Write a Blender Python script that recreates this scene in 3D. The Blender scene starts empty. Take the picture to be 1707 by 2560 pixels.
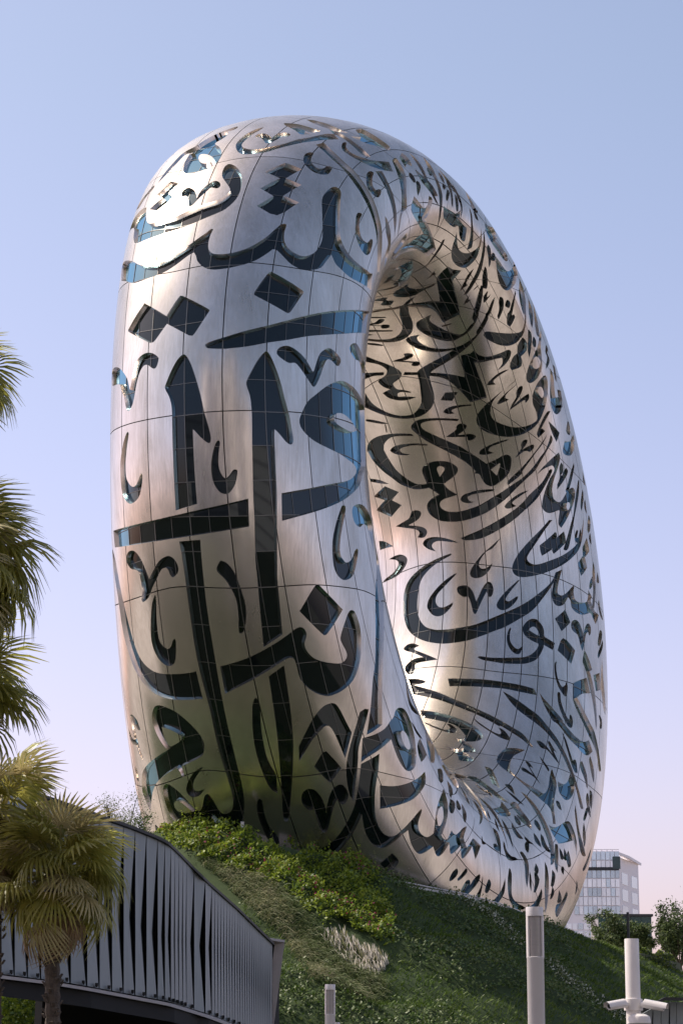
import bpy, bmesh, math, random
import numpy as np
from mathutils import Vector, Matrix
from mathutils.geometry import delaunay_2d_cdt

# ------------------------------------------------------------------ camera, sky, sun, exposure
scene = bpy.context.scene
COL = scene.collection
EYE = 1.7
FPX = 6001.5                       # focal length in pixels of the 1707 x 2560 photograph
PITCH = math.atan((2700.0 - 1280.0) / FPX)
cam_d = bpy.data.cameras.new('camera')
cam_d.sensor_fit = 'VERTICAL'
cam_d.sensor_height = 36.0
cam_d.sensor_width = 24.0
cam_d.lens = FPX / 2560.0 * 36.0
cam_d.clip_start = 0.5
cam_d.clip_end = 20000.0
cam = bpy.data.objects.new('camera', cam_d)
COL.objects.link(cam)
cam.location = (0, 0, EYE)
cam.rotation_euler = (math.pi / 2 + PITCH, 0, 0)
scene.camera = cam

SUN_AZ = math.radians(-71.0)       # from +Y towards +X
SUN_EL = math.radians(52.0)
world = bpy.data.worlds.new('World')
scene.world = world
world.use_nodes = True
wn = world.node_tree
wn.nodes.clear()
w_out = wn.nodes.new('ShaderNodeOutputWorld')
w_bg = wn.nodes.new('ShaderNodeBackground')
w_sky = wn.nodes.new('ShaderNodeTexSky')
w_sky.sky_type = 'NISHITA'
w_sky.sun_disc = False
w_sky.sun_elevation = SUN_EL
w_sky.sun_rotation = SUN_AZ
w_sky.air_density = 1.0
w_sky.dust_density = 2.0
w_sky.ozone_density = 2.0
w_bg.inputs['Strength'].default_value = 0.15
# desert haze: the whole horizon ring is a little pinker and paler than a clear sky
w_tc = wn.nodes.new('ShaderNodeTexCoord')
w_sep = wn.nodes.new('ShaderNodeSeparateXYZ')
w_ramp = wn.nodes.new('ShaderNodeValToRGB')
w_ramp.color_ramp.elements[0].position = 0.0
w_ramp.color_ramp.elements[0].color = (1.03, 0.715, 0.805, 1)
w_ramp.color_ramp.elements[1].position = 0.40
w_ramp.color_ramp.elements[1].color = (0.91, 0.77, 0.71, 1)
w_mul = wn.nodes.new('ShaderNodeMixRGB')
w_mul.blend_type = 'MULTIPLY'
w_mul.inputs['Fac'].default_value = 1.0
wn.links.new(w_tc.outputs['Generated'], w_sep.inputs[0])
wn.links.new(w_sep.outputs['Z'], w_ramp.inputs['Fac'])
wn.links.new(w_sky.outputs['Color'], w_mul.inputs['Color1'])
wn.links.new(w_ramp.outputs['Color'], w_mul.inputs['Color2'])
wn.links.new(w_mul.outputs['Color'], w_bg.inputs['Color'])
wn.links.new(w_bg.outputs['Background'], w_out.inputs['Surface'])

sun_d = bpy.data.lights.new('sun', 'SUN')
sun_d.energy = 2.5
sun_d.angle = math.radians(0.53)
sun_d.color = (1.0, 0.91, 0.78)
sun = bpy.data.objects.new('sun', sun_d)
COL.objects.link(sun)
sv = Vector((math.sin(SUN_AZ) * math.cos(SUN_EL), math.cos(SUN_AZ) * math.cos(SUN_EL), math.sin(SUN_EL)))
sun.rotation_euler = sv.to_track_quat('Z', 'Y').to_euler()
sun.location = sv * 300

vs = scene.view_settings
vs.view_transform = 'Standard'
vs.look = 'None'
vs.exposure = 0.75
vs.gamma = 1.0
vs.use_curve_mapping = False

RNG = random.Random(7)
NR = np.random.default_rng(7)

# ------------------------------------------------------------------ helpers
def at(px, py, depth):
    """world point seen at photo pixel (px, py) at distance `depth` along +Y"""
    a = (px - 853.5) / FPX
    b = (1280.0 - py) / FPX
    cp, sp = math.cos(PITCH), math.sin(PITCH)
    d = (a, cp - b * sp, sp + b * cp)
    t = depth / d[1]
    return Vector((d[0] * t, depth, EYE + d[2] * t))

def to_px(P):
    P = np.asarray(P, float)
    cp, sp = math.cos(PITCH), math.sin(PITCH)
    z = P[..., 2] - EYE
    dep = P[..., 1] * cp + z * sp
    up = -P[..., 1] * sp + z * cp
    return np.stack([853.5 + FPX * P[..., 0] / dep, 1280.0 - FPX * up / dep], -1)

def empty(name, label, cat, loc=(0, 0, 0), rz=0.0, group=None):
    o = bpy.data.objects.new(name, None)
    COL.objects.link(o)
    o.empty_display_size = 0.3
    o.location = loc
    o.rotation_euler = (0, 0, rz)
    tag(o, label, cat, group)
    return o

def tag(o, label=None, cat=None, group=None, kind=None):
    if label: o['label'] = label
    if cat: o['category'] = cat
    if group: o['group'] = group
    if kind: o['kind'] = kind
    return o

def link_mesh(name, me, parent=None, world_coords=True):
    o = bpy.data.objects.new(name, me)
    COL.objects.link(o)
    if parent is not None:
        o.parent = parent
        if world_coords:
            root = parent
            M = Matrix.Identity(4)
            chain = []
            while root is not None:
                chain.append(root); root = root.parent
            for r in reversed(chain):
                M = M @ r.matrix_parent_inverse @ Matrix.LocRotScale(r.location, r.rotation_euler, r.scale)
            o.matrix_parent_inverse = M.inverted()
    return o

def mesh_obj(name, verts, faces, mats, parent=None, smooth=False, mi=None, world_coords=True, sharp=None):
    me = bpy.data.meshes.new(name)
    me.from_pydata([tuple(v) for v in verts], [], [tuple(f) for f in faces])
    for m in (mats if isinstance(mats, (list, tuple)) else [mats]):
        me.materials.append(m)
    if mi is not None:
        me.polygons.foreach_set('material_index', np.asarray(mi, dtype=np.int32))
    if smooth:
        me.polygons.foreach_set('use_smooth', np.ones(len(me.polygons), dtype=bool))
        if sharp: me.set_sharp_from_angle(angle=math.radians(sharp))
    me.update()
    return link_mesh(name, me, parent, world_coords)

class MB:
    """collects simple solids into one mesh"""
    def __init__(s): s.v = []; s.f = []; s.m = []; s.mat = 0
    def add(s, v, f):
        n = len(s.v); s.v += [tuple(p) for p in v]
        s.f += [tuple(i + n for i in q) for q in f]; s.m += [s.mat] * len(f)
    def box(s, c, size, rz=0.0, ax=None):
        hx, hy, hz = [q / 2 for q in size]
        P = [Vector((x, y, z)) for z in (-hz, hz) for x, y in ((-hx, -hy), (hx, -hy), (hx, hy), (-hx, hy))]
        R = ax if ax is not None else Matrix.Rotation(rz, 3, 'Z')
        P = [R @ p + Vector(c) for p in P]
        s.add(P, [(3, 2, 1, 0), (4, 5, 6, 7), (0, 1, 5, 4), (1, 2, 6, 5), (2, 3, 7, 6), (3, 0, 4, 7)])
    def beam(s, a, b, w, h=None):
        a, b = Vector(a), Vector(b); h = h or w
        d = b - a; L = d.length
        q = d.to_track_quat('X', 'Z').to_matrix()
        s.box((a + b) / 2, (L, w, h), ax=q)
    def lathe(s, prof, c=(0, 0, 0), n=20, axis=None):
        R = axis if axis is not None else Matrix.Identity(3)
        V = []; F = []
        for r, z in prof:
            for i in range(n):
                t = 2 * math.pi * i / n
                V.append(R @ Vector((r * math.cos(t), r * math.sin(t), z)) + Vector(c))
        for k in range(len(prof) - 1):
            for i in range(n):
                j = (i + 1) % n
                F.append((k * n + i, k * n + j, (k + 1) * n + j, (k + 1) * n + i))
        F.append(tuple(reversed(range(n)))); F.append(tuple((len(prof) - 1) * n + i for i in range(n)))
        s.add(V, F)
    def tube(s, pts, rad, n=7):
        pts = [Vector(p) for p in pts]
        rad = rad if isinstance(rad, (list, tuple)) else [rad] * len(pts)
        V = []; F = []
        for i, p in enumerate(pts):
            d = (pts[min(i + 1, len(pts) - 1)] - pts[max(i - 1, 0)]).normalized()
            u = d.cross(Vector((0.31, 0.17, 1.0) if abs(d.z) < 0.95 else (1, 0, 0))).normalized(); w = d.cross(u)
            for k in range(n):
                t = 2 * math.pi * k / n
                V.append(p + (u * math.cos(t) + w * math.sin(t)) * rad[i])
        for i in range(len(pts) - 1):
            for k in range(n):
                j = (k + 1) % n
                F.append((i * n + k, i * n + j, (i + 1) * n + j, (i + 1) * n + k))
        F.append(tuple(reversed(range(n)))); F.append(tuple((len(pts) - 1) * n + k for k in range(n)))
        s.add(V, F)
    def build(s, name, mats, parent=None, smooth=False, sharp=35, world_coords=True):
        return mesh_obj(name, s.v, s.f, mats, parent, smooth, s.m, world_coords, sharp if smooth else None)

def copy_tree(o, parent=None):
    c = o.copy(); COL.objects.link(c)
    if parent is not None: c.parent = parent
    for ch in list(o.children): copy_tree(ch, c)
    return c

# ------------------------------------------------------------------ materials
def mat(name, col, rough=0.6, metal=0.0, col2=None, scale=3.0, stretch=(1, 1, 1), bump=0.0, bump_scale=None,
        spec=0.5, rand=0.0, trans=0.0, rvar=0.0, ior=None, hue_rand=0.0):
    m = bpy.data.materials.new(name); m.use_nodes = True
    nt = m.node_tree; N = nt.nodes; L = nt.links
    b = N['Principled BSDF']
    b.inputs['Roughness'].default_value = rough
    b.inputs['Metallic'].default_value = metal
    b.inputs['Specular IOR Level'].default_value = spec
    if ior: b.inputs['IOR'].default_value = ior
    b.inputs['Base Color'].default_value = (*col, 1)
    src = None
    tc = N.new('ShaderNodeTexCoord'); mp = N.new('ShaderNodeMapping'); mp.inputs['Scale'].default_value = stretch
    L.new(tc.outputs['Object'], mp.inputs['Vector'])
    no = N.new('ShaderNodeTexNoise'); no.inputs['Scale'].default_value = scale; no.inputs['Detail'].default_value = 6
    no.inputs['Roughness'].default_value = 0.6
    L.new(mp.outputs['Vector'], no.inputs['Vector'])
    mr = N.new('ShaderNodeMapRange'); mr.inputs['From Min'].default_value = 0.32; mr.inputs['From Max'].default_value = 0.68
    L.new(no.outputs['Fac'], mr.inputs['Value'])
    mx = N.new('ShaderNodeMixRGB'); mx.inputs['Color1'].default_value = (*col, 1); mx.inputs['Color2'].default_value = (*(col2 or col), 1)
    L.new(mr.outputs['Result'], mx.inputs['Fac'])
    out = mx.outputs['Color']
    if rand or hue_rand:
        oi = N.new('ShaderNodeObjectInfo')
        hs = N.new('ShaderNodeHueSaturation')
        m1 = N.new('ShaderNodeMapRange'); m1.inputs['To Min'].default_value = 1 - rand; m1.inputs['To Max'].default_value = 1 + rand
        L.new(oi.outputs['Random'], m1.inputs['Value']); L.new(m1.outputs['Result'], hs.inputs['Value'])
        L.new(out, hs.inputs['Color']); out = hs.outputs['Color']
    L.new(out, b.inputs['Base Color'])
    if rvar:
        m2 = N.new('ShaderNodeMapRange'); m2.inputs['From Min'].default_value = 0.3; m2.inputs['From Max'].default_value = 0.7
        m2.inputs['To Min'].default_value = max(0.01, rough - rvar); m2.inputs['To Max'].default_value = rough + rvar
        L.new(no.outputs['Fac'], m2.inputs['Value']); L.new(m2.outputs['Result'], b.inputs['Roughness'])
    if bump:
        n2 = N.new('ShaderNodeTexNoise'); n2.inputs['Scale'].default_value = bump_scale or scale * 4; n2.inputs['Detail'].default_value = 4
        L.new(mp.outputs['Vector'], n2.inputs['Vector'])
        bp = N.new('ShaderNodeBump'); bp.inputs['Strength'].default_value = bump; bp.inputs['Distance'].default_value = 0.05
        L.new(n2.outputs['Fac'], bp.inputs['Height']); L.new(bp.outputs['Normal'], b.inputs['Normal'])
    if trans:
        tr = N.new('ShaderNodeBsdfTranslucent'); ms = N.new('ShaderNodeMixShader'); ms.inputs[0].default_value = trans
        L.new(out, tr.inputs['Color']); L.new(b.outputs['BSDF'], ms.inputs[1]); L.new(tr.outputs['BSDF'], ms.inputs[2])
        L.new(ms.outputs[0], N['Material Output'].inputs['Surface'])
    return m

def steel_material():
    m = bpy.data.materials.new('brushed_steel'); m.use_nodes = True
    nt = m.node_tree; N = nt.nodes; L = nt.links
    b = N['Principled BSDF']; b.inputs['Metallic'].default_value = 1.0
    tc = N.new('ShaderNodeTexCoord')
    mp = N.new('ShaderNodeMapping'); mp.inputs['Scale'].default_value = (1, 1, 0.35)
    L.new(tc.outputs['Object'], mp.inputs['Vector'])
    big = N.new('ShaderNodeTexNoise'); big.inputs['Scale'].default_value = 0.45; big.inputs['Detail'].default_value = 7; big.inputs['Roughness'].default_value = 0.62
    L.new(mp.outputs['Vector'], big.inputs['Vector'])
    mp2 = N.new('ShaderNodeMapping'); mp2.inputs['Scale'].default_value = (7, 7, 0.5)
    L.new(tc.outputs['Object'], mp2.inputs['Vector'])
    st = N.new('ShaderNodeTexNoise'); st.inputs['Scale'].default_value = 1.0; st.inputs['Detail'].default_value = 5
    L.new(mp2.outputs['Vector'], st.inputs['Vector'])
    oi = N.new('ShaderNodeObjectInfo')
    add = N.new('ShaderNodeMath'); add.operation = 'ADD'
    s1 = N.new('ShaderNodeMath'); s1.operation = 'MULTIPLY'; s1.inputs[1].default_value = 0.45
    L.new(st.outputs['Fac'], s1.inputs[0]); L.new(big.outputs['Fac'], add.inputs[0]); L.new(s1.outputs[0], add.inputs[1])
    mr = N.new('ShaderNodeMapRange'); mr.inputs['From Min'].default_value = 0.5; mr.inputs['From Max'].default_value = 0.95
    L.new(add.outputs[0], mr.inputs['Value'])
    mx = N.new('ShaderNodeMixRGB')
    mx.inputs['Color1'].default_value = (0.47, 0.44, 0.385, 1)
    mx.inputs['Color2'].default_value = (0.73, 0.685, 0.625, 1)
    L.new(mr.outputs['Result'], mx.inputs['Fac'])
    hs = N.new('ShaderNodeHueSaturation')
    m1 = N.new('ShaderNodeMapRange'); m1.inputs['To Min'].default_value = 0.93; m1.inputs['To Max'].default_value = 1.06
    L.new(oi.outputs['Random'], m1.inputs['Value']); L.new(m1.outputs['Result'], hs.inputs['Value'])
    L.new(mx.outputs['Color'], hs.inputs['Color']); L.new(hs.outputs['Color'], b.inputs['Base Color'])
    rr = N.new('ShaderNodeMapRange'); rr.inputs['From Min'].default_value = 0.5; rr.inputs['From Max'].default_value = 0.95
    rr.inputs['To Min'].default_value = 0.28; rr.inputs['To Max'].default_value = 0.16
    L.new(add.outputs[0], rr.inputs['Value']); L.new(rr.outputs['Result'], b.inputs['Roughness'])
    oc = N.new('ShaderNodeTexNoise'); oc.inputs['Scale'].default_value = 0.55; oc.inputs['Detail'].default_value = 2
    L.new(tc.outputs['Object'], oc.inputs['Vector'])
    bp = N.new('ShaderNodeBump'); bp.inputs['Strength'].default_value = 0.12; bp.inputs['Distance'].default_value = 0.05
    L.new(oc.outputs['Fac'], bp.inputs['Height']); L.new(bp.outputs['Normal'], b.inputs['Normal'])
    gl = N.new('ShaderNodeBsdfGlossy'); gl.inputs['Roughness'].default_value = 0.55
    L.new(hs.outputs['Color'], gl.inputs['Color'])
    ms = N.new('ShaderNodeMixShader'); ms.inputs[0].default_value = 0.24
    L.new(b.outputs['BSDF'], ms.inputs[1]); L.new(gl.outputs['BSDF'], ms.inputs[2])
    L.new(ms.outputs[0], N['Material Output'].inputs['Surface'])
    return m

M_STEEL = steel_material()
M_REVEAL = mat('polished_steel_reveal', (0.72, 0.67, 0.63), 0.26, 1.0, (0.64, 0.595, 0.55), 0.8)
M_GLASS = mat('tinted_glass', (0.003, 0.006, 0.006), 0.03, 0.0, (0.005, 0.009, 0.009), 0.3, spec=0.5, ior=1.42)
def coat_glass(m):
    # blue solar coating: reflects strongly at shallow angles
    nt = m.node_tree; N = nt.nodes; L = nt.links
    lw = N.new('ShaderNodeLayerWeight'); lw.inputs['Blend'].default_value = 0.5
    mr = N.new('ShaderNodeMapRange'); mr.inputs['From Min'].default_value = 0.44; mr.inputs['From Max'].default_value = 0.86
    mr.inputs['To Min'].default_value = 0.012; mr.inputs['To Max'].default_value = 0.70
    L.new(lw.outputs['Facing'], mr.inputs['Value'])
    gl = N.new('ShaderNodeBsdfGlossy'); gl.inputs['Roughness'].default_value = 0.03; gl.inputs['Color'].default_value = (0.26, 0.68, 0.90, 1)
    ms = N.new('ShaderNodeMixShader')
    L.new(mr.outputs['Result'], ms.inputs[0]); L.new(N['Principled BSDF'].outputs['BSDF'], ms.inputs[1]); L.new(gl.outputs['BSDF'], ms.inputs[2])
    L.new(ms.outputs[0], N['Material Output'].inputs['Surface'])
coat_glass(M_GLASS)
M_MULL = mat('glazing_bar', (0.16, 0.16, 0.15), 0.4, 0.6)
M_SHELL = mat('dark_membrane', (0.015, 0.015, 0.015), 0.9)
M_SEAM = mat('panel_edge', (0.10, 0.10, 0.10), 0.6, 0.5)

# ------------------------------------------------------------------ the ring building: surface
RP = dict(psi=28.6632, x0=1.6072, y0=173.868, z0=36.4189, A=31.809, B=33.0, To=-2.8538, pi=0.1791, qi=4.1767, a=12.7632, b=17.3348, Ti=-0.4275, r0=9.8645, rc=0.678, rs=-0.7535, rc2=-1.3546, rs2=0.2322, w1=-1.4882, w2=-0.5539, w3=0.9529, w4=-0.2598, rc3=-0.1191, rs3=0.0012, Bc2=0.4147, Ac2=1.0219, As2=0.2465, ex=2.1274, gr=0.0094, ev=0.022, ep=-0.0236)
def ring_surf(u, v):
    """u: angle round the ring (pi = near leg), v: angle round the tube (0 = outer face, pi = hole side)"""
    p = RP
    cu, su, cv, sv_ = np.cos(u), np.sin(u), np.cos(v), np.sin(v)
    k = (np.abs(cv) ** p['ex'] + np.abs(sv_) ** p['ex']) ** (-1 / p['ex'])
    cv2, sv2 = cv * k, sv_ * k
    po = p['A'] * cu * (1 + p['ev'] * su) + p['To'] * su + p['Ac2'] * np.cos(2 * u) + p['As2'] * np.sin(2 * u)
    qo = p['B'] * su + p['Bc2'] * np.cos(2 * u)
    pin = p['pi'] + p['a'] * cu * (1 + p['ep'] * su) + p['Ti'] * su
    qin = p['qi'] + p['b'] * su
    r2 = (p['r0'] + p['rc'] * cu + p['rs'] * su + p['rc2'] * np.cos(2 * u) + p['rs2'] * np.sin(2 * u)
          + p['rc3'] * np.cos(3 * u) + p['rs3'] * np.sin(3 * u))
    t = (cv2 + 1) / 2
    pp = pin + (po - pin) * t
    qq = qin + (qo - qin) * t
    nn = r2 * sv2 * (1 + p['gr'] * cv2) + p['w1'] * cu + p['w2'] * su + p['w3'] * np.cos(2 * u) + p['w4'] * np.sin(2 * u)
    s = math.radians(p['psi'])
    return np.stack([p['x0'] + pp * math.sin(s) + nn * math.cos(s),
                     p['y0'] + pp * math.cos(s) - nn * math.sin(s),
                     p['z0'] + EYE + qq], -1)

def ring_normal(u, v, h=1e-4):
    du = ring_surf(u + h, v) - ring_surf(u - h, v)
    dv = ring_surf(u, v + h) - ring_surf(u, v - h)
    n = np.cross(du, dv)
    return n / (np.linalg.norm(n, axis=-1, keepdims=True) + 1e-12)

# panel seams round the tube: u (degrees) at v = 0, 60, 90, 110, 130, 150, 180, mirrored on the far flank
SEAM_V = [0, 60, 90, 110, 130, 150, 180]
SEAM_U = [
    [-48, -54, -66, -82, -88, -92, -94], [-30, -33, -41, -46.5, -56, -67, -74], [-17, -18, -21, -24, -28.5, -33, -33],
    [-2, -2, -2, -2.3, -2.8, -3.8, -2.5], [18, 19, 20.6, 25, 32, 43, 52], [37, 38, 40, 51, 64, 74, 80],
    [57, 57, 58, 66, 76, 83, 88], [77, 76, 76, 81, 88, 92, 95], [97, 96, 93, 96, 98, 100, 101], [117, 114, 107, 106, 106, 106, 106],
    [136.5, 129.5, 119.5, 114, 112, 111, 110], [155.4, 152.7, 148.5, 146, 144, 143, 142], [173.5, 173.5, 173.5, 173.8, 174, 174, 174],
    [191.7, 194.7, 198.5, 203.4, 206, 208, 210], [211.5, 218, 230, 246, 250, 251, 250], [237, 240, 246, 254, 255.5, 255.5, 254],
    [262, 262, 262, 262, 261, 260, 258], [287, 284, 278, 270, 266.5, 264, 262]]
NS = len(SEAM_U)
_vg = np.arange(0, 360)
_tab = []
for row in SEAM_U:
    y = np.interp(np.minimum(_vg, 360 - _vg), SEAM_V, row)
    k = np.exp(-0.5 * (np.arange(-20, 21) / 7.0) ** 2); k /= k.sum()
    y = np.convolve(np.concatenate([y[-20:], y, y[:20]]), k, 'valid')
    _tab.append(y)
SEAM_T = np.radians(np.array(_tab + [_tab[0] + 360.0]))          # (NS+1, 360)

def seam_at(v):
    """all seam angles at tube angle v -> (NS+1, n)"""
    d = np.degrees(v) % 360.0
    i = np.floor(d).astype(int) % 360; f = d - np.floor(d)
    return SEAM_T[:, i] * (1 - f) + SEAM_T[:, (i + 1) % 360] * f

def s_to_u(s, v):
    T = seam_at(v)
    k = np.floor(s).astype(int); f = s - k
    wrap = np.floor_divide(k, NS); k = k % NS
    ar = np.arange(len(s))
    return T[k, ar] * (1 - f) + T[k + 1, ar] * f + wrap * 2 * math.pi

def u_to_s(u, v):
    T = seam_at(v)
    w = np.floor((u - T[0]) / (2 * math.pi)); uu = u - w * 2 * math.pi
    k = np.clip((T <= uu[None]).sum(0) - 1, 0, NS - 1)
    ar = np.arange(len(u))
    f = (uu - T[k, ar]) / (T[k + 1, ar] - T[k, ar])
    return k + f + w * NS

COLS = np.radians([10, 28, 47, 66, 84, 101, 114, 122, 130, 138, 146, 154, 164, 176, 190, 206, 214, 222, 230, 238, 246, 259, 276, 294, 313, 332, 351, 370])

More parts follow.
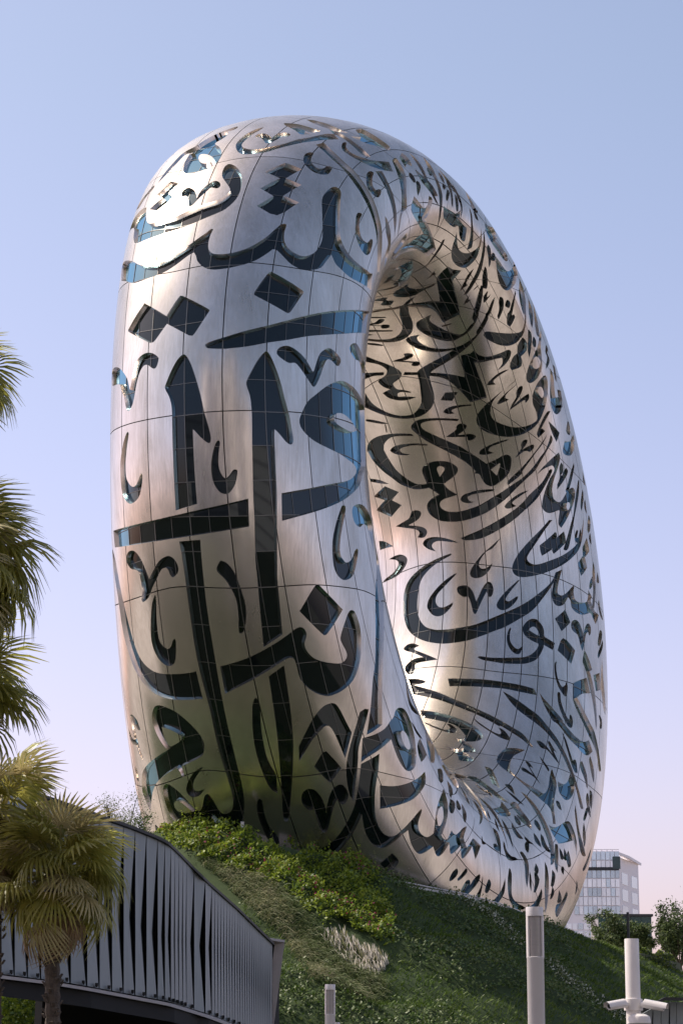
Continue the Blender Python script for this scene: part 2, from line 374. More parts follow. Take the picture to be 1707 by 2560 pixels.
# ------------------------------------------------------------------ calligraphy: outlines in ring angles (milliradians, first point then steps; ! starts a hole, * ends a sharp corner)
GLYPHS = """
2470,5451* -16,90 -5,120 4,100 10,75* 29,26 28,35 18,51 7,85 2,183 -11,126 -16,133 -12,102 -16,54 -17,25 -14,-15 -21,-49 -22,-43 -25,-13 -18,6 -7,27 11,59 23,55 27,34 34,18 37,-10 29,-45 17,-53 23,-137 17,-150 6,-153 0,-164 -6,-169 -12,-83* -25,-45 -34,-30 -21,-77
2468,6232 -12,9 -6,42 12,57 17,37 17,20* -19,10 -19,29 -16,40 -5,39 9,40 13,11 7,-20 -3,-36 0,-21 14,-28 18,-39 21,-39 5,-28* -4,-17 -12,-5 -16,-22 -8,-25 -1,-34
2399,6060* 24,112* 13,-45 17,-37* 19,70* 16,-54 15,-99* -21,-107* -11,65 -10,72* -27,-92* -13,52
2388,6217 -21,-60 -41,-28 -41,-5 -8,36* -6,-88 36,-43 36,-48 31,-99* -33,24 -49,60 -46,54 -14,87 -19,56 -28,42 -27,51 0,63 15,35 30,18 23,-19 22,-29 26,64 32,54 31,19 32,-22 15,-58 7,-76
!2319,6253 -19,-1 8,64 20,69 14,23 13,-9 1,-53 -13,-54
2225,6139 -28,33 -26,54 -24,61 -26,79 27,24 26,-70 28,-75 31,-49
2386,5488* -3,87 0,139 -14,93 4,34 17,-7 12,-91 18,-98
2148,337* 10,-34 29,-34 39,-23 45,-4 39,56 12,60 -6,67 -15,82 -24,56 -34,70 -40,73 -41,72 -69,104* -17,-72* 23,-37 55,-54 43,-69 31,-40 25,-47 21,-59 17,-63 4,-68 -9,-58 -18,-26 -28,5 -38,17 -27,19
2219,353 -18,9 -2,34 11,44 19,44 -21,2 -25,13 -10,37 5,33 13,-5 6,-34 24,-15 27,-28 3,-22* -19,-39 -11,-35
2328,686* 2,136* 60,-79* 2,129* 64,-98* 2,129* 69,-129 -13,-166* -46,99* -16,-116* -55,110* -10,-125*
2276,793 -19,-6 -16,17 -1,16 21,5 23,23 12,42 0,44 -16,35 -16,11 -6,22 18,10 20,-7 15,-42 5,-58 -8,-55 -14,-39
2618,5504 -25,-14 10,116 30,186 29,144 11,119 1,110 -14,143 -20,119 -13,54 -17,68 -12,35 2,21* 17,-15 23,-4 17,12 10,33 2,62 -6,92 -14,87 -19,72 -28,72 -32,55 -20,37 -3,35 26,-2 24,13 16,34 9,59 -1,79 -18,65 -26,43 -33,19 -29,-11 -60,-51 -49,-43 -36,3 -38,33 -10,41 8,42 44,35 72,65 36,39 21,56 13,95 -3,108 -13,117 -24,133 -17,44* 61,63* 42,-229 24,-173 1,-141 -4,-53 -17,-55* 25,-29 37,-48 23,-88 10,-79 -3,-89 -15,-73 -11,-54 1,-32* 17,-40 25,-75 21,-108 -5,26 12,-96 7,-116 -5,-83 -17,-66 -15,-21 -10,-22* 5,-37 12,-57 13,-68 12,-102 4,-149 -4,-183 -23,-155 -22,-140*
2392,1432 -35,-29 -19,12 -7,38 31,2 31,39 18,57 -4,59 -10,35 -28,20 -7,33 28,24 30,0 25,-41 7,-78 -10,-81 -22,-58
2189,792* -31,34* 19,93 17,128 5,126 9,112 10,116 14,130 22,127 22,103 59,155 57,95* 19,-51 -39,-114 -40,-102 -27,-102 -16,-88 -16,-114 -13,-122 -15,-121 -16,-118 -10,-111 -20,-114
2022,521* -12,42 1,67 3,89 4,93 -4,50* 31,-50 7,-71 -2,-112
2052,741* -3,76 3,95 6,131 6,123* 27,-54 -8,-118 -12,-113 3,-73
2096,433* -9,95 4,102 2,94* 32,-39 2,-47 10,53* 22,-49 -17,-68 -25,-104
2122,942 -23,-15 -12,17 28,32 11,66 -16,75 -39,86 -82,77* 17,103* 55,-55 46,-92 30,-114 8,-86 -2,-57
2171,1290 -30,-20 -17,20 32,33 25,49 -2,61 -26,22 14,28 26,3 13,-56 0,-70
2106,1297* -35,34* 8,120 10,137 19,149 23,98 39,125* -15,-149 -14,-73 -18,-160 -12,-169
1955,844* -46,-10 -5,90 -3,103 -3,93 31,37* 38,-65 37,-55 20,-75 7,-54* -40,42*
1963,1273* -36,-21 1,85 5,104 20,85 32,110 27,145* 57,33 58,180 15,59* -31,-176 -64,-167 -37,-154 -20,-124 -19,-120
2208,1679* -7,55 2,131 16,116 40,94 51,41* -20,-123 -42,-53 -4,-131
2007,2041* 1,67 29,62 63,45 63,9* -3,-93 -70,-47
1928,1684* -68,137 -38,-34 -21,-105* -27,39 36,165 16,68 -73,103 -85,97 -65,66* 23,96* 132,-23 113,21 112,-2 85,6* -55,-97 -89,-29 -112,-91* 100,-133 64,-153
1901,1441 -17,7 -4,70 17,15 13,-53
1874,1541 -20,0 4,57 38,82* -7,-61
1841,1387* -34,64 -56,98 -29,110* 27,18 -26,81* 26,-23 34,-92 46,-105 16,-114
1855,1190* -15,62 11,101 29,-23 27,41* -4,-90 -9,-37
1797,1172* -15,58 -9,112 5,183* 19,-53 5,-131
1692,1130* -6,121 4,186 -7,168 12,186 3,269* 15,-202 1,-198 0,-180 16,-139
1603,1283* -8,94 -1,144 8,186* 12,-38 -2,-128 7,-121
1649,1320 -15,10 6,99 16,-9 3,-49
1739,1347 -23,-3 9,57 20,18
1654,1463 -12,20 15,46 9,-17
1633,1525 -14,11 28,119 9,-23
1573,1508* -16,32 3,159* 12,2 6,-95
1568,1352* -25,101 -18,136 9,169* 0,-143 23,-115
1626,1238* -35,92 -30,94 -34,87* 46,-55 38,-72
1429,1154* -1,150 -31,131* 39,12 21,-107
1679,1748* -50,18 -42,-3 -27,-47 -21,-60* 2,104 -22,41 -44,3* -13,86 -7,61 29,13 30,-35 25,-67 28,44 50,3 57,-44
1522,2034 15,-108* -30,72 -34,56 -42,4 -38,-44 -24,-79 -12,-88 9,-114 12,-130* -17,97 -17,143 -12,108 0,88 10,93 44,52 57,4 45,-45 25,-61
1464,1513* -15,80 -10,108 -45,236* 14,54* 16,-108 25,-186
1353,1613* -32,157 -25,126 -30,119 -23,114 -20,90 -13,68* 33,-108 27,-120 27,-114 26,-126
1302,1713 -19,11 -20,68 -27,102* 41,-89 22,-42
1257,1719 -13,-5 -12,49 16,44 9,-44
1345,1487* -46,-84 -36,-101 -18,97 14,117* -67,-60 -31,-8 0,94 27,59 51,21 52,1 41,-38
1238,1710* -39,-15 -56,-32 -24,-164 -20,-262* -19,114 -3,163 -2,159 11,142 28,59 40,-2 44,-61
1258,1930* -37,47 -47,76 10,27 45,-58
1086,1949 -14,-9 -31,49 -33,107* 30,-70 31,-34
1053,1881 -14,-12 -13,42 12,27
980,1454* -34,38 -32,103* 5,36 30,-48
1304,2057* -18,72 -19,81 -17,-1* 10,45 -14,52* 24,-53 21,-78
1210,2106* -4,46 -1,43* 7,-40
1194,2238 -16,40 -11,-32* -3,36 -2,50* 19,-32
1445,1432 -16,11 -37,-27* 17,56 18,12 17,-10
1431,1504* -20,1 -14,55* 22,6
1105,1234* -23,88 -5,118* 15,27 21,-63
995,1920 -15,1 -6,39 15,4
1055,1679* -20,108 -37,128* 23,-59
1146,2119 7,-61 -23,39 1,-60* -9,49 -8,59 9,7
1593,2076* -12,84 -12,134 -13,116 -15,102 -34,99 -12,78 -9,59 -26,35 -37,-13 -33,-59 -15,-71 5,-38* 3,-66 -9,-78 14,1* 13,87 25,61 38,31 27,-6 30,-59 26,-97 21,-104 24,-125 17,-150*
1362,2634* -9,39 -24,47* 0,58* 22,-44 13,-48
1434,2260* -43,-21 -42,-56* -16,125* -75,36 -72,27 -63,28* -2,90 -4,71* 45,5 51,15 34,32 32,73 23,58* -48,21 -61,9 -48,21 -39,47 -19,66 -3,84 18,104 24,89* 14,-8 -20,-91 -10,-90 15,-71 35,-51 44,-21 61,-15 50,-31* 16,98 10,121* 17,-9 -8,-91 -12,-88 -4,-61* -15,-89 -18,-56 -15,-58 -32,-75* 106,-55 54,-36 20,-87
1201,2095* -16,-11 -50,72 -61,96 54,-81 -56,82 -37,76 -26,91 -8,60 -4,74 25,82 42,72 49,47 36,8 29,-22 12,-75 2,-53* -26,32 -32,-10 -43,-40 -35,-44 -37,-71 2,-56 23,-67 6,-42* 22,7* 49,-69 48,-81
1529,2695 -7,-37 30,-78 69,-89 72,-60 31,-10 43,64 28,84* -54,-20 -66,23 -67,60 -37,66
1581,2862 -24,-67 -20,-90* 38,12 33,-85 7,-34 14,-41 -83,100 -18,53 14,93
1455,2947* 13,-40 -15,-81* -24,32 -28,-50* -32,44 27,68 31,-36
1688,2714* 27,-45 -18,-42* -34,44 -31,68 25,35*
1314,3074* -33,-130* -8,11 29,126*
1252,3111 1,-63 20,-49 -9,-33 -15,8 -15,52 8,53 -21,-64 3,-20 -14,-43 -21,18 8,52 20,1 23,95*
1200,3141 2,-27 -35,-163* -8,10 27,156 -11,25 -15,-33* 5,52
1110,3190* -12,-61 -19,-53* -6,17 26,104
1449,2489* 17,-69 21,-88* -20,54 -25,-3* 12,39
1303,2059* -10,88 -30,82 -15,-17* 3,46 -6,44* 23,-51 31,-91
1102,2579 -6,-73 -6,-3 4,74
2181,2193* -42,-8 -37,23* 4,47
1106,2013* -11,23 -46,107 -49,119 -31,99 -28,88 -18,78 -14,58 -22,107 -21,100 -24,34 -46,9 -57,8 -38,23 -35,57 -23,92 -2,124 16,111 30,113 41,117* 78,-65* -58,-21 -42,-67 -31,-81 -16,-90 2,-91 28,-69 30,-36 48,-19 49,-18 44,-8* 14,111* 16,-19* -14,-95* 16,-40 17,-78 18,-104 19,-107 3,-11* 7,102 21,82 32,77 40,46 32,13 -10,15 22,-40 2,-51 -5,-54* -15,40 -36,-11 -38,-48 -26,-80 -15,-88 0,-86 12,-83 11,-58 20,-22 26,-70 35,-91 23,-71 -16,56 26,-76
861,2819* -20,-102 -20,-78 -25,-79* 55,-12 58,-16* -3,-52 -2,-29 7,-38 -25,-26 -20,-52 -6,-78 0,-88 0,-69 -14,-20 -22,37 -24,81 -12,77* 24,-70 25,-14* 4,72 4,107 9,74* -71,-3 -57,-9 -46,0* -5,92 -2,53* 38,30 45,41 42,47 27,56 18,78*
1023,3257* -33,-62 -33,-72 -37,-62 -32,-27 -28,30 -20,65 -13,11 -24,-16 -12,-60 -16,-47 -2,18 10,61 -5,36 -17,4 -3,-52 -14,-95* -8,81 5,78 19,71 25,33 9,1 13,-70* 20,48 25,22 13,-8 25,-74 16,-23 19,-5 34,45 27,93*
909,3173* -17,17 3,80 -12,88* 36,-25* -4,-77
997,2952 -1,-37 -13,-31 -16,16 -9,55 -1,26* -15,-67 -4,-36 -14,-17 -13,19 4,42 11,7 6,-16* 13,50 20,107* 6,-46 4,-53 10,-18
742,2750* -10,-100* -38,67* 14,88*
656,2576 2,64 -3,71 -8,35 -15,-21* 2,53 12,33 13,-20 10,-62 -2,-75 -5,-74
667,3519* -9,-80 -27,-128* 2,68 24,149*
628,3351* -1,-10 -39,13* 1,9
602,2707 -8,17* 12,100 7,94 -1,80 -11,33 -22,-9 -26,-54 -38,-101 -40,-112 -40,-88 -48,-101* 16,-81 20,-94 -9,-44 -26,4 -41,36 -33,72 -25,87 7,56 22,25 25,17 3,50* 9,-26* 25,35 32,59 49,116 26,68 37,85 50,77 26,10 23,-52 6,-71 -6,-115 -13,-122
!361,2540* 28,-89* -16,6 -38,41*
569,2742 11,-28 -3,-37 -11,-20 -19,28 -18,65* -2,-37 1,-58 -6,-36 -9,-15 -13,25 -3,39 9,9 9,-4* 5,95 6,84* 14,-55 15,-46
551,3117* 13,18* 11,116 3,152 -11,118 -25,89 -35,44 4,-15 -42,-22 -57,-81 -43,-90 -35,-74 -31,-121 -6,-89 2,-60* -35,-80* -17,79 -19,44 -24,13 -30,-23 -27,-66 -12,-89 1,-138 24,-150 27,-101 46,-131 44,-101 45,-115 37,-107 40,-85 45,-110 35,-89 18,18* -14,22 -40,78 -29,81 -18,43 -32,78 -41,113 -22,78 -33,105 -41,142 -20,68 -15,81 -13,104 3,102 18,57 22,7 16,-34 9,-73 8,-67* 26,69 28,37* 36,-115 30,-35 30,51 12,82 0,90 -14,70 -28,28 -54,-19* -3,31 9,79 31,78 46,79 59,46 43,20 6,-4 25,-27 23,-80 1,-91
!381,2995 12,-26 -4,-32 -15,-8 -30,54*
504,3027 -7,10 9,94 -1,103 -9,51 -18,-13 -11,-69* -3,39 11,87 18,52 11,-7 12,-48 3,-86 -4,-114
391,3737* -17,-131 -28,-108* 9,92 22,149*
340,3555* -39,-143* -30,100* -31,-100* -41,149* 51,201* 29,-163* 31,147*
186,3339 15,-19 4,-42 -7,-45 -18,-5 -22,51 -15,98* -12,-104 -13,-60 -19,-21 -20,25 -4,40 6,39* 18,-26 18,31 16,106 19,120* 7,-67 13,-94
123,3821* -19,-117 -35,-111* 6,99 8,131*
49,3248 16,-28 7,-63 -5,-88 -14,-90 -17,-73* 7,89 8,99 -8,55 -17,11 -22,-34* 13,66 17,43
234,2840 20,-33 10,-69 3,-10 7,-99 2,-88* -8,12 -9,113 -6,67 -1,9 -11,36 -18,-20 -2,-36* -6,45 4,51
1063,1440* -36,32 -42,99 -15,58 -42,104 -35,118 -18,125 0,101 18,91 33,72 31,40 16,-1 6,-36 -26,-91 -29,-124 -16,-115 1,-66 25,-92 21,-37 8,13 44,-33 35,-84
876,1869* -21,-10 -22,35 -14,100* -38,31 -4,116* 16,-17 24,-51 9,-61* 26,-32 16,-52
778,2161* -12,99 -19,77 -18,-14* 6,83* 16,-36 22,-85 7,-81
860,1457* -20,56 -25,103 -31,51 -34,47 -26,84 -19,97 -5,79 14,32 24,-21 31,-68 25,-92 27,-142 25,-107
!777,1847 11,-42 -3,-54 -19,-24 -17,43 -4,66 13,40
974,1490* -38,11 -17,58 -25,116* 40,-71
944,1326* -36,117 -60,126* 11,44 51,-99
891,1747 -15,-14 -30,56 -45,102* 49,-72
857,1701 -13,-9 -17,42 6,29
804,1460* -14,-9 -9,66 -26,-2 -20,148* 28,-119 22,-2
712,1728 -15,-32 -45,59 -48,93 -26,79 -23,73* 28,-17 32,23 38,-25 31,-76 18,-80
!663,1904 14,-37 -7,-41 -21,-2 -15,41 14,32
725,1551* -28,0 -38,61 -35,18 2,-116 17,-70* -52,114 -19,128 9,54 33,0 48,-61
733,2101* -29,137 -21,100 -35,121 -29,73 -8,13 -24,23 -33,-10 -30,-58 -24,-123 -3,-110 14,-129 29,-130 44,-114 40,-87 -15,53 -37,125* -20,28 -16,110 -2,125 15,92 27,83 33,14 5,-5 24,-15 30,-50 29,-95 20,-105
712,2104* -24,114 -22,58 -13,-34* -11,90 4,26 23,-55 25,-97
676,2155 18,-38 4,-38 -10,-5 -22,38 -39,97* 18,-75 13,-78 1,-32 -18,13 -14,50 12,9 -31,168* 27,-45 22,-52
997,1958 8,-49 28,-120* -20,72 -29,72 -3,-61* -11,44 -15,78 10,9
732,1445* -14,-28 -41,93* 23,-15
648,1533* -5,-89* -53,84* 27,29
463,2228 16,-34 1,-35 -15,12 -24,57* 15,-76 4,-50 -14,7 -15,48* 4,52 -29,100* 23,-39 18,-38
486,2329 -12,73 -13,92 -16,33 -12,-41* -6,61 2,51 9,9 16,-32 17,-85 12,-84
278,2232* -28,95 -28,77 -13,-33* -14,68 4,35 15,-14 31,-77 23,-83
586,1798* -34,113 -30,73 -7,-44* -25,101* 24,-33 44,-102
548,1860* -45,-141* -33,85* 33,40
474,1658* 1,-114 19,-114 4,-52* -25,24 -27,91 -19,103 0,108 14,26
542,1458 -20,-2 -21,43 0,51 10,11
394,1786 -19,4 -29,44* 30,-101 -6,-14 -21,56 -49,151* 38,-75 36,-20
402,1543* -33,76 -73,161 1,16* 68,-142
352,1502* -43,64 -73,134 -30,46* 72,-95 48,-89
320,1447 -28,31 -44,94* 30,-31
293,1423* -45,22* 17,29
385,1308* -39,-13* 3,76
502,1905* -38,90 -39,109 -68,154 -16,21 -46,134* 10,7 19,-38 46,-122 55,-140
341,2134* 32,-85 37,-133 23,-115* -23,1 -67,118 -39,55 -35,18 -17,-32 1,-58 29,-80 20,-60 14,-83 -9,-41 -28,33 -43,90 -42,92 -38,87* 13,29 37,-27* 14,-3 -20,114 7,62 23,7 46,-44 49,-75 40,-88 17,9 -4,50 -14,78
!257,1806 1,-35 -12,2 -16,39 9,17
57,2888* 18,-84 21,-95 37,-133 55,-169 42,-107 29,-61 45,-124 19,-49 40,-83 5,-35 -9,1 -56,110 -52,102 -52,128 2,-2 -54,132 -53,153 -38,146 -9,125
22,3681* 3,-90 -3,-83 -18,-63 -22,-9 -30,47 -22,104 6,199* 10,7 6,-152 20,-81 19,-14 16,39
6269,2982* 2,17 -10,73 -20,123 -22,97 -30,104 -35,64 -54,31 -63,-9 -61,-35 -50,-55 -41,-82 -32,-104 -19,-129 2,-111 18,-125 36,-120 37,-101 25,-68 64,-135 51,-101 65,-96 47,-70 36,-52* -41,25 -25,0 -17,-21 0,-42 17,-56 38,-60* -9,-27 -21,-5 -9,-55 9,-94 27,-114* 4,-32 -17,-73 2,-27 42,-90* -3,99 20,72 19,-33* 14,63* -31,22 -21,43 -19,107 1,55 23,15 23,-18* -2,22 -36,80 -22,61 2,48 46,-23 53,-51* -22,77* -44,53 -66,129 -78,166 -65,171 -58,166 -23,98 -16,128 -3,114 6,64 19,76 40,60 45,31 56,6 58,-15 40,-33 35,-73 27,-86 28,-120
6176,2949* -54,108 -37,72 -33,17 -27,-27 -6,-50 13,-55 9,-27* -17,6 -36,60 -12,55 9,58 30,48 24,13 35,-24 44,-74 36,-88 24,-79
6101,2950 15,-11 7,-48 -6,-45 -28,-38 -39,-22* 27,-23 41,-34 27,-40 -1,-32 -27,-17 -32,15 -6,26 22,17* -37,34 -41,32 -33,25 8,23 36,16 36,26 -3,33 14,46
71,2536* -47,99 -39,83 -51,79 -32,33 -21,-8 -6,-45 13,-59 31,-55 32,-30* -27,62 0,45 26,6 47,-63 20,-61
5841,3422 15,-35 -2,-62 -19,-62* -8,42 -11,-7 -24,-80 -45,-149* -5,112 -6,81 -22,-1 -30,1 -9,25 17,42 31,33 24,-16 20,-58 1,-81* 33,100 23,85
5654,3302* -12,-97 -22,-74 -13,40 -3,84*
5604,3255* 2,-26 -28,-108 -33,-130 -34,-118 -18,-92 -20,-119 -9,-88 -8,-89 -4,-71 -1,-84 -18,-60 -14,-41* -8,19 6,71 2,80 6,97 -7,6 11,95 19,141 22,121 29,127 22,111 21,106*
5425,3094* -11,-84 -13,-91 -12,-89 -16,-90 -18,-79 -29,-55 -27,-24 -37,16 -28,33 -21,48* -17,-53 -26,-39 -23,3 -41,50* 0,-44 -21,-43 -30,2 -39,30 -18,35* 58,40 36,65 27,50* -9,-63 34,-49 22,1 33,55 25,76* -10,-53 19,-46 24,-6 30,34 32,51 14,55 12,94 17,121*
5323,3010* -32,-87 -17,-74 10,-28 18,-1 23,34 2,-27 -22,-47 -22,-20 -24,18 -3,53 21,86 33,81
5408,2688 -20,-54 -21,-92 3,-56 19,-5 21,27* -4,-51 -29,-51 -17,11 -10,62 11,89 22,81
5636,2958* 8,-130 18,-157 18,-143 20,-126 15,-104* -22,-35* -28,133 -20,125 -22,121 -20,143 -14,143*
5771,2750 10,-16 5,-90 29,-159 -11,60 30,-129 26,-66 36,-55 36,-29* 0,64 10,56 22,20 21,-7 32,-43 16,-50 -2,-44 -22,-39 -27,-4* -7,-6* -3,-97* -35,25* 1,83* -18,6 -57,50 -37,68 -23,66 -28,128 -8,85 0,3 -4,71
!5976,2351 19,-29 2,-29 -18,-28 -12,-3* 2,47
5952,2501 -19,9 -35,-1 -22,-24 -9,-33 10,-27 17,-19* -22,6 -24,19 -7,32 9,34 22,28 30,11 32,-9 20,-16
6073,2108* 59,-117* -37,-55* -58,108*
6014,2029 -15,-137* -66,51* 15,150*
6084,1923 17,-13 15,-44 -2,-43 -19,-36 -22,-19* 39,-34 26,-46 3,-43 -19,-2 -17,27* 9,18 -16,43 -39,33 -36,30* 19,20 26,29 2,32 2,35
5899,2098 -13,8 -30,-5 -32,-22 -14,-39 20,-34* 13,-4 -10,-19 -31,2 -22,17 3,39 17,44 37,31 41,6 17,-12
5774,2066 -32,-12 -33,-40 -15,-49 7,-27* 22,-1 -16,-23 -29,4 -8,33 18,59 33,49 42,19
5628,2534* -8,-81 -15,-136 -5,-85 -17,-79 -21,-113 -28,-112 -34,-116 -27,-99 -23,-116* -22,50 28,104 31,124 42,155 19,129 4,83 8,132 25,84
5713,2248* -15,-42 -16,-95 -15,-105 -5,17 -6,-95 5,-83 18,-91 39,-84* -15,-79* -44,71 -24,76 -8,84 -9,115 13,122 -3,57 43,86
5938,1734* -43,-54* -37,120 -37,69* -23,-112 -12,-98 -5,-82 -34,-111 -38,-111* -23,69* 37,93 10,143 0,22 23,128 23,81 24,28 59,4* 35,-77
6030,1757* -19,-62 -21,-47* -17,48* -46,-83 -65,-53 -64,-14* 70,65 54,76 46,64 15,35
5977,1619* 39,-132* -48,-36* -36,122*
6078,1409* -55,-22 -65,-65 -38,-22* -3,78 51,73 56,-7
6162,1429 5,-63 -46,71 -12,63
6147,1352* -26,27 -62,136* 25,-25
5867,1496 2,-63 -24,-7 -13,42 20,-6
230,1534* -73,91 -50,91 -43,118 -49,150 -54,185 -30,120 -18,96 1,63 22,24 34,-19 46,-58 56,-100 57,-124 44,-98* 4,-51* -6,25 -46,93 -68,114 -47,70 -21,5 -10,-42 8,-62 28,-110 37,-143 41,-139 27,-86 36,-84
61,2195* 61,-160* 10,-22* -25,3* 36,-105* -33,0* -61,161* 20,0* -41,120*
222,1722* -70,93 -60,72 -15,52* 38,-51 61,-86
171,1702 -26,37 -1,-39 39,-61* -46,52 -9,52 3,23 22,-23
161,1530* -37,-12* -33,119* -31,-25* -45,125* 36,20* 38,-100* 28,-11*
6179,2416* -41,60 -39,51 -20,15 -4,-26 26,-57 7,-24* -24,19 -37,57 -19,54 3,40 17,13 33,-29 48,-71 48,-88
95,1435* -34,0 -56,35 -68,68* 4,24 58,-51 55,-20
40,1502 -29,37 -22,62* 25,-30
76,1330* -25,-20* -11,88
187,1421* -34,15* 11,39
243,1390 -12,-35 -35,77 -5,54
6266,1389* -22,-19 -23,-85* -1,92 24,41
2775,6032 -1,35 40,223* -39,97 -4,26 4,37 30,190 6,15 7,-12 43,-94 4,-33 -4,-36 -29,-180* 31,-102 5,-40 -4,-45 -35,-224 -8,-34 -7,20
2887,5455 -2,120 9,123 14,87 23,89 26,40* -18,26 -33,40 -14,59 -4,69 4,65 10,53 6,8 14,-16 4,-24 -3,-27 -8,-44 0,-44 13,-45 23,-34 24,-23 16,-25 10,-48 -8,-38 -23,-34 -23,-56 -13,-42 -11,-199
2905,173 4,31 16,36 31,43 38,40 34,26 29,29 23,16 10,-14 -5,-34 -10,-39 -12,-39 -3,-13* 13,-1 68,-1 62,2* 7,-181* -35,2 -58,2 -69,2 -37,-2 -22,-23 -18,-38 -10,10 -24,45 -22,53
2887,355 -6,36 -11,116 -12,113 10,-94 -16,144 -18,152 -24,158 -31,173 -36,190 -41,208 -53,238 -61,247* 28,-63* 76,18* 51,-248 31,-161 35,-220 26,-197 24,-177 16,-161 14,-153 7,-145 1,-23 -1,-98 -2,-40
2705,784 -8,25 0,24 20,227 7,27 10,-12 50,-75 7,-24 0,-25 -24,-230 -5,-18 -9,7
2898,901 -12,7 -9,40 -3,51 7,70 13,65 17,49 12,35 -21,25 -31,39 -20,65 -7,58 6,79 10,51 19,-19 5,-41 -7,-53 1,-55 19,-38 27,-33 27,-43 10,-36 -13,-44 -22,-65 -14,-55 3,-52 -7,-59
2811,1658 -17,21 -15,60 -4,62 10,112 16,116 27,43* 39,-85 -28,-49 -17,-95 6,-67 -5,-71
2896,813 5,28 20,37 38,49 43,38 34,29 36,19 21,4 8,-23 -6,-36 -13,-38 -10,-30 -4,-17* 9,-4 79,-9 63,-14 115,-52 37,-20 42,-10 64,-21* 13,-146* -21,7 -58,16 -47,12 -39,6 -72,27 -40,8 -81,18 -83,13 -28,-1 -24,-9 -24,-25 -11,8 -23,38 -24,45
2956,2089 -22,-170 -13,-151 -3,-183 13,-121 21,-112 27,-111 21,-81 24,-50 22,-31 18,15 18,61 14,85 13,128 11,124 12,98 15,111 17,24 14,-61 10,-104 5,-228 5,-207 4,-237* 56,-20* -6,231 -5,150 -9,180 -13,154 -24,182 -32,102 -26,117* -81,79
!3032,1439 -12,9 -8,62 1,89 14,115 19,80* 9,-124 -7,-139 -7,-68
3269,1574 -14,36 -2,111 15,127 38,130 40,0 50,-93* -34,-23 -41,-55 -13,-57 4,-85 -16,-73
3252,1489 18,-20 40,-77 34,-45 17,-2 10,16 11,35 -2,70 -15,61 -4,36 7,17 25,-52 25,-86 1,-94 -12,-60 -21,-33 -25,-1 -40,29 -37,66 -33,85 -3,29
3407,1039 -2,38 6,23 61,145 9,-1 28,-160 1,-29 -5,-22 -56,-126 -6,-9 -4,17
3507,270* -3,153 -5,112 -10,151 -9,104 -5,51 0,39 7,27 13,7 14,-28 15,4 19,34 16,61 14,76 11,76 -3,54 -12,14 -27,-25 -13,8 -20,59 -18,65 0,44 12,32 32,16 30,-18 32,-49 24,-68 14,-74 4,-98 -3,-90 -6,-55 -16,-67 -23,-59 -22,-28 -22,-2 -15,-7 -6,-29 1,-50 9,-110 11,-153 12,-177*
3547,592* -11,118* 35,-8 45,-13 60,-31 49,-45 39,-44 39,-49 32,-45 4,-22 -10,-8 -42,31 -52,38 -60,37 -51,21 -54,15
3398,2035* 56,27 109,-222 60,-156 95,-224 59,-110* -8,-109 -6,-62* -39,99 -54,117 -30,84 -60,115 -88,159
3291,5790 -12,30 -4,60 5,56 15,53 18,36 18,29* -13,44 -18,68 -7,61 0,47 9,41 13,20 10,-9 7,-44 -5,-25 -10,-13 -4,-26 4,-41 15,-46 14,-48 19,-53 8,-61 -5,-20 -15,21 -24,-11 -13,-16 -4,-36 -2,-53 -9,-46
3364,6103 17,-4 30,-14 31,0 15,29 6,44 -5,31 -11,25 2,22 31,-21 13,-32 2,-48 -7,-52 -16,-49 -23,-26 -29,9 -38,35 -19,37
3268,82* 2,171* 76,-8 76,-3 57,2 92,-3 52,0 61,1 51,-1 31,-11 30,-28 21,-35 16,-72 2,-48 -10,-52 -24,-39* 14,-46* 12,-60 8,-93 -4,-69 -13,-62 -18,-40 -27,-13 -23,8 -13,29 -3,44 10,67 16,57 19,51 8,43 -12,37 -20,35 -4,32 12,25 20,20 12,28 -1,47 -10,36 -21,20 -22,1 -28,-5 -25,-8 -31,-4 -35,-2 -46,-2 -92,-27 -86,-3 -85,-5
!3776,5944 -8,32 2,40 10,44 9,39* 3,-51 0,-73 -6,-27
3272,5446 44,31 52,91 68,56 53,98 28,79 25,114 14,145 5,161 1,159* -53,-14* 2,-56 0,-131 -2,-122 -7,-98 -17,-93 -24,-59 -33,-48 -39,-53 -45,-64 -50,-79
3234,5542* -10,555 -7,341 -7,312 -5,171* 54,-14* 2,-470 2,-335 5,-534*
3048,5903 23,-24 30,-27 30,1 16,40 7,46 -3,45 -13,39 -7,19 5,16 21,-16 20,-41 9,-92 -7,-69 -19,-59 -31,-19 -31,7 -33,48 -20,57
3090,461 21,-15 24,-6 16,15 10,28 -5,31 -9,29 -1,19 4,14 23,-22 15,-42 3,-38 -6,-44 -16,-34 -20,-13 -24,5 -25,25 -13,26
3314,394 9,48 21,41 33,27 29,12 25,-11 20,-31 3,-28 -7,-6 -25,15 -28,3 -21,-19 -23,-40 -15,-45 -8,-7 -10,24
3579,5926 -8,49 3,78 11,94 21,88 23,64 19,21 14,-12 11,-31 10,-91 9,-91* 18,6 3,-21 -9,-10 -8,-24* 19,-130 23,-112 27,-79* 55,-99* -16,-38 -25,-32 -33,39 -22,53 -24,100 -25,144 -14,101* -17,-50 -20,-36 -24,-16
!3614,5980* 5,83 10,74 7,7 7,-28 10,-83* -5,-24 -16,-25
3694,-12 16,-60 17,-49 13,-7 4,25 -4,65* 13,-57 4,-54 -5,-38 -12,-6 -17,34 -19,68
3610,5574 -4,54 7,59 17,34* 3,-41 -8,-40 23,-10 28,31 18,24 4,-28 -25,-60 4,-67 -7,-65 -22,-2* 16,88 -10,34 -23,-20
3713,5391* 31,14 63,25* -19,-63
3735,5481 0,44 32,-10* -5,-47
3849,5651 2,44 12,11 4,-59
3837,5509 1,61 -10,75 11,-44 6,-77
